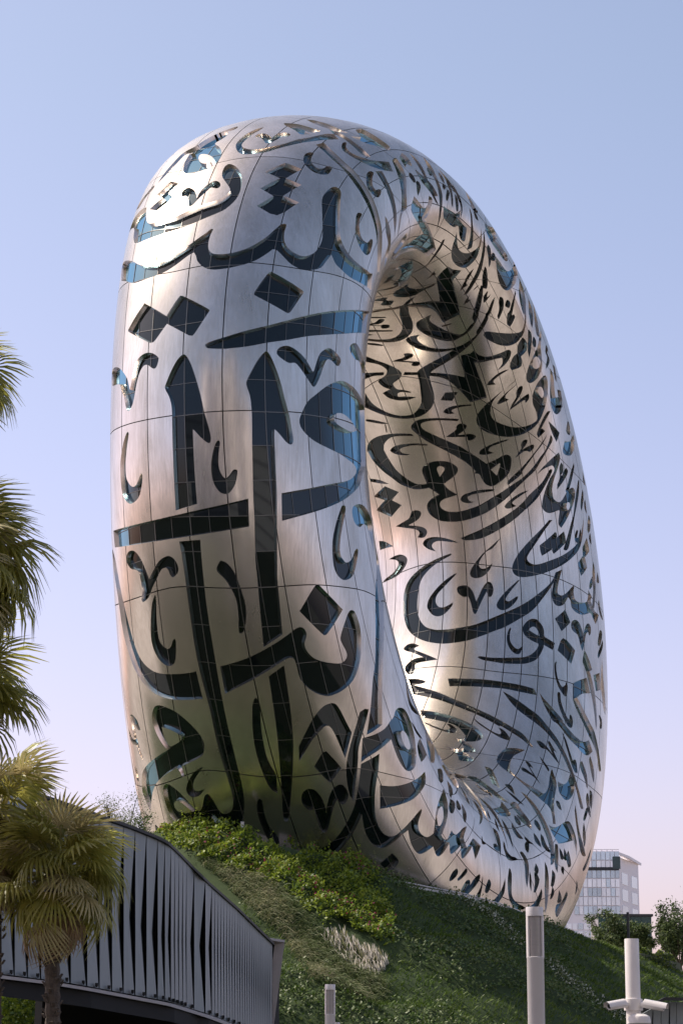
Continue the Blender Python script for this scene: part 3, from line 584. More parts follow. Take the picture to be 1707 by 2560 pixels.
3584,477 14,4 37,-23 40,-12 30,2 33,27* 35,-25* -21,-31 -38,-15 -36,-4 -37,13 -42,31 -14,22
3701,675* -38,131 -15,94 0,58 7,45 18,26 37,23 24,15* 40,-107* -43,-12 -31,-18 -12,-29 1,-41 13,-92 28,-116*
3737,811 -1,29 5,14 43,56 5,-10 12,-78 0,-16 -5,-10 -40,-55 -4,3
3809,600 -13,23 -1,39 10,33 23,21 30,-2 -9,25 -24,56 -6,55 7,32 21,9 11,-30 0,-23 -17,-13* 5,-37 21,-55 22,-46 4,-23 -8,-10 -29,2 -24,0 2,-28 -12,-23
3715,1260* 29,-99 27,-86 32,-50 64,-115* -43,17 -34,36 -30,68 -26,81 -23,77*
3886,1142* 33,102 34,126 33,138 24,119* 18,-42 -7,-93 -18,-117 -31,-136 -40,-165*
4042,915* 4,106* 33,14 2,-95*
3781,311 -4,22 6,12 22,-12 32,5 32,36 25,-17 17,75 14,111 -3,170 -33,169 -32,84 -48,93* 16,173* 27,-53 33,-83 32,-52 35,-29 34,8 22,38 12,54 13,156 11,108 9,16 6,-79 22,-29 34,34 20,72* -10,68 -9,104 18,157 14,35 31,-61 5,-87 -7,-122 -5,-40* 31,19 17,101* 14,0 20,21 38,98 32,55* -22,-110 26,-41* 30,87* 18,31 53,2* -39,-135* -26,65* -35,-107 -25,-48 -16,68* -35,-106 -16,-20 -15,51* -16,-103 -20,-62 -32,14* -27,-112 -23,-34 -33,-1 -30,26* -8,-66 -7,-98 -14,-76 -27,-44 -39,-9 -36,25* 25,-111 15,-112 14,-158 -10,-101 -29,-109 -75,-53 -46,-5
!4128,1508 1,66 16,45 17,-49 -6,-73 -12,-24
3790,1559 11,70 28,71 42,23 39,-29 29,-66 8,-22 10,-66 -11,-75 -25,-55 -44,-23 -49,3* -9,-128 -11,-135 -2,-63* -44,73* 18,125 11,105 1,81 3,60
!3848,1524 6,44 25,26 29,-12 -6,-47 -27,-26
3950,1767* 48,-9* -22,-121* -30,43
3805,1944* 24,-62 38,-5 65,99* -69,-152 -39,24
4100,1835* 37,71 -4,-95* -21,-48
3878,1735* 33,24 49,44* -39,-55
3994,1960* 122,179 -25,-150 -26,-164* -33,-54 -28,74
4131,2160* 68,-11 18,-100 162,172 -16,-108 -75,-121 -61,-32 -40,2 -48,21
4200,1775* 31,12 -18,-103 -21,7
4256,1850 27,-24 -16,-36 -18,1
4299,1881* 30,-39 -16,-88* -13,23
4186,1896* 34,-9 -23,-110* -6,57
4373,2118* 39,-44 -5,-78* -29,-5
4492,2106 45,-25 -11,-73 -51,-93 -32,-40* 42,99 3,73
4426,2295* 422,166 51,-123 12,-93 13,-79* -61,77 -38,141 -87,103
4658,2407* -43,-158 -24,-144 -24,-131 6,-31* -10,76 -10,116 34,164
4637,2231* 67,-72 4,-98 -15,-102 -21,-143* 8,145 -8,103 -19,99
5067,2467* 16,-38 -24,-43 -88,-99* -17,55*
4721,2143* 92,18 60,39* -5,-102 -50,-18 -83,15
4582,1948* 41,-16 -7,-86 -28,-108* -8,120
4447,1791 4,-35 25,10* -33,-24
4540,1793 27,20 21,-17 -10,-15 -26,-3
4741,2054* 8,-64 -26,-148* -2,60 0,79
4651,1870* -6,-56 28,-40 65,-5* -63,-11 -41,41
4629,2107* -15,-64 -15,-36* -5,39
4666,2044* -14,-56 -9,-43* -9,36
4796,2377* 7,-48 37,-54* -41,10 -22,52
4835,2312 13,-31 -31,-47* -1,43
5186,2431 45,4 66,-23 40,-55 32,-76* -29,23 -57,37 -70,-1 -45,-39 7,-105 38,-106 20,-57 53,-12 60,17 50,3 -11,-28 -28,-49 -51,-17 -64,-28 -59,-87* -20,22* 42,78 -22,102 -21,107 -8,124 -5,100 15,52
5375,1960* 22,-59 37,-33 48,-7* -19,-78 -39,-8 -49,27 -34,48 -5,65 16,26
5469,2214 12,-37 -1,-55 -9,-53* 32,53 15,-11 -12,-38 -7,-45* -8,32 -34,-86* 3,74 6,69 -16,49 8,40
5247,2263 16,-28 6,-72* 34,87 13,-26 -11,-43* -13,24 -34,-121* 2,67 -13,54 -12,38
5400,2166* -15,-100 -18,-4* 17,70
5618,2008* -71,-138 18,-43 -38,-43* -9,26 18,66
5598,1748* -18,-98 -39,-48* 12,45 16,100
5668,1626* -21,-94 -37,-30* 10,49 25,71
5529,1582 -23,-67 -17,-64* -8,54 18,76
5473,1551 7,-23 -45,6 -15,23
5411,1544* -20,-110* -20,49
5126,1879* 42,-57 109,-69 27,-69 -1,-132 -33,-86* 9,128* -28,31 -111,97* -18,93
5100,2174* 13,-117 -4,-145 -14,-137 -32,-98 -39,-30* 32,80 16,126 14,133
4997,2266* 26,-76 12,-95* -32,70
5037,2287 36,-35 -43,-67* 0,57
4929,2161 60,-7 -3,-68 6,-92 -21,-45 -31,67 -11,86
4821,2035* 11,-71 24,-60* -51,17 -13,60
4897,2070 7,-42 -24,-22 -9,29
4657,1873* -3,-59 32,-42 53,-2* -76,-19 -27,28
4778,1804 30,3 15,-62 -17,-84 -25,-83* 0,63 15,106
4650,1678* 14,-20 -8,-138 33,-61 80,-27* -78,-4 -49,53 -12,100
4777,1432* 57,15 75,85* -14,-52 -44,-54
4881,1910 21,-35 20,-21* -48,28
4854,1863 30,9 -31,-52 -14,2
5115,1735* 7,-21 -60,-141* 5,71
5140,1687* 8,-81* -22,14
5178,1646* 0,-78* -22,19
5205,1603* -4,-99 -24,3* 1,61
5121,1562 9,-16 -16,-31* -6,35
4982,1696* -6,-107 -23,-133 -22,-97* 6,177
5029,1610* 10,-43 -26,-50 -21,-2*
5006,1504* 5,-44 -36,-30*
5064,1437* 17,-82 -40,10*
5134,1374* 10,-50 -48,-44 -44,-29 -26,50 6,56 50,-18
5394,1725* -47,-152 18,-236* -44,107 25,181
5412,1536* -21,-95 -25,-27* 7,65
5447,1245 -47,-25 -60,38 -14,33* 57,-21
5524,1581* -20,-62 -16,-72* -6,87
4349,1338 9,46 16,19 5,-30 -9,-61 -23,-12
4425,1498 1,-35 -49,-150* -9,-6* 27,126
4448,1512* -3,-81 -18,-80* 21,-16* 3,102
4491,1519 16,-17 -15,-60 -17,-6 5,46
4534,1401* 47,97 30,96* -8,-86 -36,-87*
4278,1339 14,46 9,-21 -15,-61 -9,-11
4339,1450* 9,-10 -27,-86 -10,-13*
4921,2071 45,-136* 0,16 -44,71
4975,1908* 8,-64 -4,-36* -23,48
5031,1872 -3,-67 22,-78* -26,28 -21,56
5046,1972 1,-48 -17,-21* -7,51
5282,1910 8,-22 -14,-42* -6,40
4866,1659 28,-43 -33,-62 -24,-24* 19,53
4896,1716* 4,-37 -16,-24 -15,18
4827,1673* -4,-56 -10,-69* -3,56
5248,1317* 11,-82 -21,-20*
5557,1550* 4,-50 -48,-30* 12,52
"""

def smooth_loop(P, corner, n=3):
    """closed Catmull-Rom through P, straight tangents broken at corners"""
    out = []; m = len(P)
    for i in range(m):
        p0, p1, p2, p3 = P[i - 1], P[i], P[(i + 1) % m], P[(i + 2) % m]
        if corner[i]: p0 = 2 * p1 - p2 if corner[(i + 1) % m] else p1 - (p2 - p1) * 0.5
        if corner[(i + 1) % m]: p3 = p2 + (p2 - p1) * 0.5
        k = n
        for j in range(k):
            t = j / k
            out.append(0.5 * ((2 * p1) + (p2 - p0) * t + (2 * p0 - 5 * p1 + 4 * p2 - p3) * t * t + (3 * p1 - p0 - 3 * p2 + p3) * t ** 3))
    return np.array(out)

def parse_glyphs():
    G = []
    for line in GLYPHS.strip().split('\n'):
        hole = line.startswith('!')
        tk = line.lstrip('!').split()
        pts = []; cor = []; cur = np.zeros(2)
        for q in tk:
            c = q.endswith('*'); a, b = q.rstrip('*').split(',')
            cur = cur + np.array([float(a), float(b)]) * 1e-3
            pts.append(cur.copy()); cor.append(c)
        P = smooth_loop(np.array(pts), cor)
        if hole: G[-1]['holes'].append(P)
        else: G.append({'out': P, 'holes': []})
    return G
GL = parse_glyphs()
SX, SY = 12.0, 10.0                # metres per seam step / per radian, only to keep triangles well shaped

def to_dom(P):
    s = u_to_s(P[:, 0], P[:, 1])
    # keep continuous along the loop
    for i in range(1, len(s)):
        while s[i] - s[i - 1] > NS / 2: s[i] -= NS
        while s[i] - s[i - 1] < -NS / 2: s[i] += NS
    return np.stack([s * SX, P[:, 1] * SY], -1)

for g in GL:
    loops = []
    for k, P in enumerate([g['out']] + g['holes']):
        D = to_dom(P)
        if k == 0:
            sh = np.array([math.floor(D[:, 0].mean() / (NS * SX)) * NS * SX, 0.0])
            vs_ = math.floor((D[:, 1].mean() - COLS[0] * SY) / (2 * math.pi * SY)) * 2 * math.pi * SY
            sh[1] = vs_
            ref = D.mean(0) - sh
            D = D - sh
        else:
            D[:, 0] -= np.round((D[:, 0].mean() - ref[0]) / (NS * SX)) * NS * SX
            D[:, 1] -= np.round((D[:, 1].mean() - ref[1]) / (2 * math.pi * SY)) * 2 * math.pi * SY
        loops.append(D)
    # thin strokes carry a slightly wider opening
    Lp = loops[0]; per_ = np.linalg.norm(np.roll(Lp, -1, 0) - Lp, axis=-1).sum()
    ar_ = 0.5 * (Lp[:, 0] * np.roll(Lp[:, 1], -1) - np.roll(Lp[:, 0], -1) * Lp[:, 1]).sum()
    if 2 * abs(ar_) / per_ < 0.55 and Lp[:, 1].mean() < 2.05 * SY:
        tg_ = np.roll(Lp, -1, 0) - np.roll(Lp, 1, 0); tg_ /= np.linalg.norm(tg_, axis=-1, keepdims=True) + 1e-9
        loops[0] = Lp + np.stack([tg_[:, 1], -tg_[:, 0]], -1) * (0.085 if ar_ > 0 else -0.085)
    g['loops'] = loops
    g['lo'] = loops[0].min(0); g['hi'] = loops[0].max(0)

def in_poly(P, L):
    """even-odd test of points P against loop L"""
    x, y = P[:, 0:1], P[:, 1:2]
    a = L; b = np.roll(L, -1, 0)
    c = ((a[:, 1] > y) != (b[:, 1] > y)) & (x < (b[:, 0] - a[:, 0]) * (y - a[:, 1]) / (b[:, 1] - a[:, 1] + 1e-12) + a[:, 0])
    return (c.sum(1) % 2) == 1

def in_glyph(P, g):
    r = in_poly(P, g['loops'][0])
    for h in g['loops'][1:]: r &= ~in_poly(P, h)
    return r

GLASS_D = 0.30
class Acc:
    def __init__(s): s.v = []; s.f = []; s.n = []; s.m = []; s.c = 0
    def add(s, V, F, LN, m=0):
        s.v.append(V); s.f.append(np.asarray(F) + s.c); s.n.append(LN); s.m += [m] * len(F); s.c += len(V)
    def build(s, name, mats, parent):
        if not s.v: return None
        V = np.concatenate(s.v); me = bpy.data.meshes.new(name)
        F = []
        for f in s.f: F += f.tolist()
        me.from_pydata(V.tolist(), [], F)
        for m in mats: me.materials.append(m)
        me.polygons.foreach_set('material_index', np.asarray(s.m, dtype=np.int32))
        me.polygons.foreach_set('use_smooth', np.ones(len(F), dtype=bool))
        me.update()
        me.normals_split_custom_set(np.concatenate(s.n).tolist())
        return link_mesh(name, me, parent)

ring = empty('ring_building', 'giant tilted steel ring building covered in flowing black Arabic calligraphy windows on a green mound', 'building',
             (RP['x0'], RP['y0'], 0))
glass = [Acc() for _ in GL]; frame = [Acc() for _ in GL]
panels = []                         # (screen size, accumulator)
hidden = Acc()
camv = np.array([0, 0, EYE])

def eval_dom(D):
    s = D[:, 0] / SX; v = D[:, 1] / SY
    u = s_to_u(s, v)
    return ring_surf(u, v), ring_normal(u, v)

GAP = 0.032
for r in range(NS):
    for c in range(len(COLS) - 1):
        x0, x1, y0, y1 = r * SX, (r + 1) * SX, COLS[c] * SY, COLS[c + 1] * SY
        # real size of the cell
        cc, _ = eval_dom(np.array([[x0, (y0 + y1) / 2], [x1, (y0 + y1) / 2], [(x0 + x1) / 2, y0], [(x0 + x1) / 2, y1]]))
        lu = np.linalg.norm(cc[0] - cc[1]); lv = np.linalg.norm(cc[2] - cc[3])
        nu = max(2, int(lu / 1.3)); nv = max(2, int(lv / 0.85))
        gx = np.linspace(x0, x1, nu + 1); gy = np.linspace(y0, y1, nv + 1)
        A, B = np.meshgrid(gx, gy, indexing='ij')
        Pt, Nt = eval_dom(np.stack([A.ravel(), B.ravel()], -1))
        facing = ((Nt * (Pt - camv)).sum(-1) < 0.02).any() and Pt[:, 2].max() > 9.0
        gs = []
        for k, g in enumerate(GL):
            for off in (0.0, -NS * SX, NS * SX):
                for offv in (0.0, 2 * math.pi * SY, -2 * math.pi * SY):
                    lo = g['lo'] + (off, offv); hi = g['hi'] + (off, offv)
                    if hi[0] > x0 and lo[0] < x1 and hi[1] > y0 and lo[1] < y1:
                        gs.append((k, np.array([off, offv])))
        if not facing and not gs:
            n = nv + 1
            F = []; 
            for i in range(nu):
                for j in range(nv):
                    F.append((i * n + j, (i + 1) * n + j, (i + 1) * n + j + 1, i * n + j + 1))
            hidden.add(Pt, F, Nt[np.array(F).ravel()])
            continue
        gu = GAP * (x1 - x0) / lu; gv = GAP * (y1 - y0) / lv      # half joint in domain units
        verts = []; faces = []; kinds = []
        def loop(pts, kind):
            n = len(verts); verts.extend([tuple(q) for q in pts]); faces.append(list(range(n, n + len(pts)))); kinds.append(kind)
        def rect(a0, a1, b0, b1, kind, na, nb):
            xa = np.linspace(a0, a1, na + 1); yb = np.linspace(b0, b1, nb + 1)
            pts = [(x, b0) for x in xa[:-1]] + [(a1, y) for y in yb[:-1]] + [(x, b1) for x in xa[::-1][:-1]] + [(a0, y) for y in yb[::-1][:-1]]
            loop(pts, kind)
        rect(x0, x1, y0, y1, 'cell', nu, nv)
        rect(x0 + gu, x1 - gu, y0 + gv, y1 - gv, 'panel', nu, nv)
        SUBS = 5 if lu > 5 else 2
        if gs:
            mu = 0.022 * (x1 - x0) / lu; mv = 0.018 * (y1 - y0) / lv
            for q in range(1, SUBS):
                xc = x0 + (x1 - x0) * q / SUBS
                rect(xc - mu, xc + mu, y0, y1, 'bar', 1, nv)
            yc = (y0 + y1) / 2
            rect(x0, x1, yc - mv, yc + mv, 'bar', nu, 1)
        for k, off in gs:
            for q, Lp in enumerate(GL[k]['loops']):
                loop(Lp + off, ('glyph' if q == 0 else 'hole', k))
        for i in range(1, nu):
            for j in range(1, nv):
                verts.append((gx[i] + (x1 - x0) * 0.0013, gy[j] + (y1 - y0) * 0.0017))
        res = delaunay_2d_cdt([Vector(q) for q in verts], [], faces, 1, 1e-5)
        vo = np.array([tuple(q) for q in res[0]]); fo = res[2]; of = res[5]
        acc = Acc(); tp = []; tg = {}; tb = {}
        T3 = np.array([f[:3] for f in fo]); cen = vo[T3].mean(1)
        tol = 1e-9
        incell = (cen[:, 0] > x0 - tol) & (cen[:, 0] < x1 + tol) & (cen[:, 1] > y0 - tol) & (cen[:, 1] < y1 + tol)
        T3 = T3[incell]; cen = cen[incell]
        inpan = (cen[:, 0] > x0 + gu) & (cen[:, 0] < x1 - gu) & (cen[:, 1] > y0 + gv) & (cen[:, 1] < y1 - gv)
        owner = np.full(len(T3), -1)
        isbar = ~inpan
        if gs:
            for q in range(1, SUBS): isbar |= np.abs(cen[:, 0] - (x0 + (x1 - x0) * q / SUBS)) < mu
            isbar |= np.abs(cen[:, 1] - (y0 + y1) / 2) < mv
        for k, off in gs:
            owner[(owner < 0) & in_glyph(cen - off, GL[k])] = k
        tp = T3[(owner < 0) & inpan].tolist()
        for k in set(owner[owner >= 0].tolist()):
            q = T3[(owner == k) & ~isbar]
            if len(q): tg[k] = q.tolist()
            q = T3[(owner == k) & isbar]
            if len(q): tb[k] = q.tolist()
        P, Nn = eval_dom(vo)
        def orient(F):
            F = np.array(F); n = np.cross(P[F[:, 1]] - P[F[:, 0]], P[F[:, 2]] - P[F[:, 0]])
            fl = (n * Nn[F[:, 0]]).sum(-1) < 0
            F[fl] = F[fl][:, ::-1]
            return F
        def compact(F):
            ids, inv = np.unique(F.ravel(), return_inverse=True)
            return ids, inv.reshape(F.shape)
        if tp:
            Fall = orient(tp)
            # a letter can cut a panel right through: each piece becomes a panel of its own
            comp = np.arange(len(vo))
            while True:
                mn = comp[Fall].min(1); c2 = comp.copy()
                np.minimum.at(c2, Fall.ravel(), np.repeat(mn, 3))
                if (c2 == comp).all(): break
                comp = c2
            for cid in np.unique(comp[Fall[:, 0]]):
                F = Fall[comp[Fall[:, 0]] == cid]; acc = Acc()
                ids, Fc = compact(F)
                tilt = Nn[ids] + NR.normal(size=3) * 0.011      # panels never sit perfectly true
                tilt /= np.linalg.norm(tilt, axis=-1, keepdims=True)
                acc.add(P[ids], Fc, tilt[Fc.ravel()])
                # joint walls along the panel border
                ed = {}
                for t in F:
                    for a, b in ((t[0], t[1]), (t[1], t[2]), (t[2], t[0])):
                        key = (min(a, b), max(a, b)); ed[key] = None if key in ed else (a, b)
                W = []
                for e in ed.values():
                    if e is None: continue
                    a, b = vo[e[0]], vo[e[1]]
                    for ax, val in ((0, x0 + gu), (0, x1 - gu), (1, y0 + gv), (1, y1 - gv)):
                        if abs(a[ax] - val) < 1e-4 and abs(b[ax] - val) < 1e-4: W.append(e); break
                if W:
                    W = np.array(W); a, b = W[:, 0], W[:, 1]
                    V = np.concatenate([P[a], P[b], P[b] - Nn[b] * 0.14, P[a] - Nn[a] * 0.14])
                    n = len(W); i = np.arange(n)
                    Q = np.stack([i + n, i, i + 3 * n, i + 2 * n], -1)
                    wn_ = np.cross(P[b] - P[a], Nn[a]); wn_ /= np.linalg.norm(wn_, axis=-1, keepdims=True) + 1e-9
                    acc.add(V, Q, np.repeat(wn_, 4, 0), 1)
                pr = to_px(P[ids]); size = np.ptp(pr[:, 0]) * np.ptp(pr[:, 1]) * (1.0 if facing else 0.0)
                panels.append((size, acc))
        pane_v = lambda cen: (np.clip(((cen[:, 0] - x0) / (x1 - x0) * SUBS).astype(int), 0, SUBS - 1), (cen[:, 1] > (y0 + y1) / 2).astype(int))
        for k, T in tg.items():
            F = orient(T); ids, Fc = compact(F)
            cen = vo[F].mean(1); ia, ib = pane_v(cen)
            pc = np.stack([x0 + (x1 - x0) * (ia + .5) / SUBS, y0 + (y1 - y0) * (ib + .5) / 2], -1)
            _, pn = eval_dom(pc)
            hsh = np.sin((ia * 12.9 + ib * 78.2 + r * 37.7 + c * 11.3)[:, None] * np.array([1.0, 1.7, 2.3]) * 43.7)
            pn = pn + hsh * 0.035
            ln = Nn[F] * 0.35 + pn[:, None, :] * 0.65
            ln /= np.linalg.norm(ln, axis=-1, keepdims=True)
            glass[k].add(P[ids] - Nn[ids] * GLASS_D, Fc, ln.reshape(-1, 3))
        for k, T in tb.items():
            F = orient(T); ids, Fc = compact(F)
            frame[k].add(P[ids] - Nn[ids] * (GLASS_D - 0.03), Fc, Nn[ids][Fc.ravel()], 1)

# steel reveals round every opening
for k, g in enumerate(GL):
    for q, Lp in enumerate(g['loops']):
        P, Nn = eval_dom(Lp)
        n = len(P); i = np.arange(n); j = (i + 1) % n
        mid = (Lp + Lp[j]) / 2
        skip = np.zeros(n, bool)
        for k2, g2 in enumerate(GL):
            if k2 == k or (g2['hi'] < g['lo']).any() or (g2['lo'] > g['hi']).any(): continue
            skip |= in_glyph(mid, g2)
        keep = ~skip
        tn = P[j] - P; ln = np.linalg.norm(tn, axis=-1); keep &= ln > 1e-6
        # orientation: wall must face the inside of the opening
        cr = np.cross(tn, Nn); cr /= np.linalg.norm(cr, axis=-1, keepdims=True) + 1e-9
        e2 = Lp[j] - Lp; area = 0.5 * (Lp[:, 0] * Lp[j][:, 1] - Lp[j][:, 0] * Lp[:, 1]).sum()
        # test one point pushed along cr
        t0 = tn / (ln[:, None] + 1e-9)
        sgn = 1.0
        big = np.argsort(-ln)[:7]; votes = 0
        for b_ in big:
            md = mid[b_]; nd = np.array([-e2[b_][1], e2[b_][0]]); nd /= np.linalg.norm(nd) + 1e-9
            Pa, _ = eval_dom((md + nd * 0.02)[None]); Pb, _ = eval_dom(md[None])
            side = ((Pa - Pb)[0] * cr[b_]).sum()
            ins = in_poly((md + nd * 0.02)[None], Lp)[0]
            if q > 0: ins = not ins
            votes += 1 if (side > 0) == ins else -1
        if votes < 0: cr = -cr; sgn = -1.0
        # smooth wall normals except at sharp turns
        pm = np.roll(cr, 1, 0); dotp = (pm * cr).sum(-1)
        na = np.where((dotp > 0.75)[:, None], pm + cr, cr); na /= np.linalg.norm(na, axis=-1, keepdims=True) + 1e-9
        dn = np.roll(dotp, -1); nx = np.roll(cr, -1, 0)
        nb = np.where((dn > 0.75)[:, None], nx + cr, cr); nb /= np.linalg.norm(nb, axis=-1, keepdims=True) + 1e-9
        cf = Nn + 0.0; av = na + nb; av /= np.linalg.norm(av, axis=-1, keepdims=True) + 1e-9
        rn = np.where((dotp > 0.2)[:, None], np.roll(cr, 1, 0) + cr, cr); rn /= np.linalg.norm(rn, axis=-1, keepdims=True) + 1e-9
        per = ln.sum(); ar3 = 0.5 * abs((np.cross(P - P.mean(0), np.roll(P, -1, 0) - P.mean(0)) * Nn).sum())
        wid_ = 2 * ar3 / per
        ins = min(0.085, 0.12 * max(wid_ - 0.35, 0.0) + 0.01) if q == 0 else 0.07
        V = np.concatenate([P, P - Nn * (GLASS_D + 0.02) + rn * ins])
        tl = math.atan2(ins, GLASS_D)
        na = na * math.cos(tl) + Nn * math.sin(tl); nb = nb * math.cos(tl) + Nn[j] * math.sin(tl)
        if sgn > 0: F = np.stack([i, i + n, j + n, j], -1); LN = np.stack([na, na, nb, nb], 1)
        else: F = np.stack([i, j, j + n, i + n], -1); LN = np.stack([na, nb, nb, na], 1)
        # make geometric winding agree with the shading normal
        fn = np.cross(V[F[:, 1]] - V[F[:, 0]], V[F[:, 2]] - V[F[:, 0]])
        if ((fn * cr).sum(-1)[keep] < 0).mean() > 0.5: F = F[:, ::-1]; LN = LN[:, ::-1]
        frame[k].add(V, F[keep], LN[keep].reshape(-1, 3), 0)

panels.sort(key=lambda t: -t[0])
rest = Acc()
for i, (sz, a) in enumerate(panels):
    if i < 300 and sz > 0:
        a.build('facade_panel', [M_STEEL, M_SEAM], ring)
    else:
        for V, F, Nl in zip(a.v, a.f, a.n): pass
        base = 0
        for V, F, Nl in zip(a.v, a.f, a.n):
            rest.add(V, F - base, Nl, 0); base += len(V)
tag(rest.build('small_facade_panels', [M_STEEL], ring), kind='stuff')
tag(hidden.build('rear_facade_panels', [M_STEEL], ring), kind='stuff')
for k in range(len(GL)):
    gobj = glass[k].build('calligraphy_window', [M_GLASS], ring)
    if gobj is None:
        continue
    frame[k].build('window_frame', [M_REVEAL, M_MULL], gobj)
# dark membrane behind the joints
uu, vv = np.meshgrid(np.linspace(0, 2 * math.pi, 96, endpoint=False), np.linspace(0, 2 * math.pi, 64, endpoint=False), indexing='ij')
Pm = ring_surf(uu, vv) - ring_normal(uu, vv) * 0.85
Fm = [((i * 64 + j), ((i + 1) % 96) * 64 + j, ((i + 1) % 96) * 64 + (j + 1) % 64, i * 64 + (j + 1) % 64) for i in range(96) for j in range(64)]
mesh_obj('inner_shell', Pm.reshape(-1, 3), Fm, M_SHELL, ring, True)

# ------------------------------------------------------------------ ground, mound
M_GROUND = mat('lawn_ground', (0.020, 0.026, 0.009), 0.95, 0, (0.045, 0.044, 0.022), 0.02)
M_SAND = mat('pale_sand', (0.26, 0.22, 0.18), 0.95, 0, (0.20, 0.17, 0.14), 0.01)
M_PAVE = mat('asphalt', (0.050, 0.048, 0.045), 0.85, 0, (0.060, 0.058, 0.054), 0.6)
M_SOIL = mat('mound_turf', (0.024, 0.046, 0.010), 0.95, 0, (0.036, 0.060, 0.014), 0.6, bump=0.6, bump_scale=3)

g = mesh_obj('ground', [(-6000, -6000, 0), (6000, -6000, 0), (6000, 6000, 0), (-6000, 6000, 0)], [(0, 1, 2, 3)], M_GROUND)
tag(g, kind='structure')
sq = [(-6000, 420, .004), (6000, 420, .004), (6000, 6000, .004), (-6000, 6000, .004), (-6000, -6000, .004), (6000, -6000, .004), (6000, -330, .004), (-6000, -330, .004), (-260, -330, .004), (-260, 420, .004), (-6000, 420, .004), (260, -330, .004), (260, 420, .004), (6000, -330, .004)]
g = mesh_obj('sand_plain', sq, [(0, 1, 2, 3), (4, 5, 6, 7), (7, 8, 9, 10), (11, 13, 1, 12)], M_SAND)
tag(g, kind='structure')
g = mesh_obj('road', [(-30, -40, .004), (40, -40, .004), (40, 74, .004), (-30, 74, .004)], [(0, 1, 2, 3)], M_PAVE)
tag(g, kind='structure')

# crest of the mound, where the ring sinks into it
_rim = [(-60, 172, 13.0), (-34, 163, 15.5), (-20, 157.5, 17.0), (-11.9, 154.8, 17.2), (-7.5, 151.5, 16.9), (-3.9, 150.5, 15.9), (-1.4, 151.0, 15.4),
        (0.7, 152.0, 15.0), (2.5, 154.0, 14.3), (4.5, 156.6, 13.95), (6.5, 159.3, 13.75), (8.3, 161.5, 13.6), (10.95, 165.9, 13.25),
        (12.9, 170.0, 12.95), (16.2, 179.0, 12.45), (18.2, 188.0, 12.2)]
for px, py, d in ((1440, 2343, 196), (1490, 2358, 203), (1560, 2378, 210), (1640, 2405, 216), (1720, 2432, 221), (1900, 2500, 232)):
    q = at(px, py, d); _rim.append((q.x, q.y, q.z))
_rim.append((70, 270, 6.0))
RIM = np.array(_rim, float)
_SL = np.concatenate([[0], np.cumsum(np.linalg.norm(np.diff(RIM[:, :2], axis=0), axis=-1))])

def mound(X, Y):
    """height of the planted mound; also distance from the crest and position along it"""
    Q = np.stack([X, Y], -1)
    best = np.full(X.shape, 1e9); d = np.zeros(X.shape); z = np.zeros(X.shape); ss = np.zeros(X.shape)
    for i in range(len(RIM) - 1):
        a, b = RIM[i, :2], RIM[i + 1, :2]; e = b - a; L2 = (e * e).sum()
        t = np.clip(((Q - a) * e).sum(-1) / L2, 0, 1)
        r = Q - (a + t[..., None] * e); dd = np.sqrt((r * r).sum(-1))
        side = np.sign(e[0] * r[..., 1] - e[1] * r[..., 0])       # + = towards the ring
        m = dd < best
        best = np.where(m, dd, best); d = np.where(m, -side * dd, d)
        z = np.where(m, RIM[i, 2] * (1 - t) + RIM[i + 1, 2] * t, z)
        ss = np.where(m, _SL[i] + t * (_SL[i + 1] - _SL[i]), ss)
    f = np.maximum(d - 0.3, 0)
    slope = f * 0.60 + 0.10 * np.minimum(f, 3.0) * 0
    rid = 0.42 * np.sin(f * 0.62 - ss * 0.66) * np.clip(f / 3, 0, 1) + 0.16 * np.sin(f * 1.9 - ss * 1.5 + 1.3) * np.clip(f / 2, 0, 1)
    back = np.minimum(d, 0) * 0.05
    far_drop = np.where(ss > _SL[15], np.minimum(d, 0) * 0.25, back)
    h = z - slope + rid + far_drop
    return np.maximum(h, -0.3), d, ss

xs = np.concatenate([np.linspace(-60, -16, 34), np.linspace(-15, 34, 140), np.linspace(35.5, 90, 36)])
ys = np.concatenate([np.linspace(112, 190, 170), np.linspace(191.5, 290, 60)])
GX, GY = np.meshgrid(xs, ys, indexing='ij')
GZ, _, _ = mound(GX, GY)
nx_, ny_ = GX.shape
Vt = np.stack([GX, GY, GZ], -1).reshape(-1, 3)
Ft = [(i * ny_ + j, (i + 1) * ny_ + j, (i + 1) * ny_ + j + 1, i * ny_ + j + 1) for i in range(nx_ - 1) for j in range(ny_ - 1)]
_q = (Vt.reshape(nx_, ny_, 3)[:-1, :-1] + Vt.reshape(nx_, ny_, 3)[1:, 1:]) / 2
_, _dq, _ = mound(_q[..., 0], _q[..., 1])
M_DECK = mat('pale_stone_deck', (0.46, 0.42, 0.38), 0.8, 0, (0.40, 0.365, 0.33), 0.3)
t_ = mesh_obj('grass_mound', Vt, Ft, [M_SOIL, M_DECK], None, True, (_dq.reshape(-1) < -2.2).astype(int))
mesh_ = [(44, 112), (420, 112), (420, 418), (44, 418)], [(-420, 152), (-50, 152), (-50, 418), (-420, 418)]
pz = mesh_obj('paved_plaza', [(x_, y_, .012) for q_ in mesh_ for x_, y_ in q_], [(0, 1, 2, 3), (4, 5, 6, 7)], M_DECK)
tag(pz, kind='structure')
tag(t_, kind='structure')

def in_px(P, poly):
    return in_poly(to_px(P), np.array(poly, float))

def scatter(n, x0, x1, y0, y1, poly, keep=None):
    """random points on the mound that the photograph shows inside `poly`"""
    X = NR.uniform(x0, x1, n); Y = NR.uniform(y0, y1, n)
    Z, d, ss = mound(X, Y)
    P = np.stack([X, Y, Z], -1)
    m = in_px(P, poly) & (Z > -0.2)
    if keep is not None: m &= keep(d, ss)
    return P[m], d[m], ss[m]

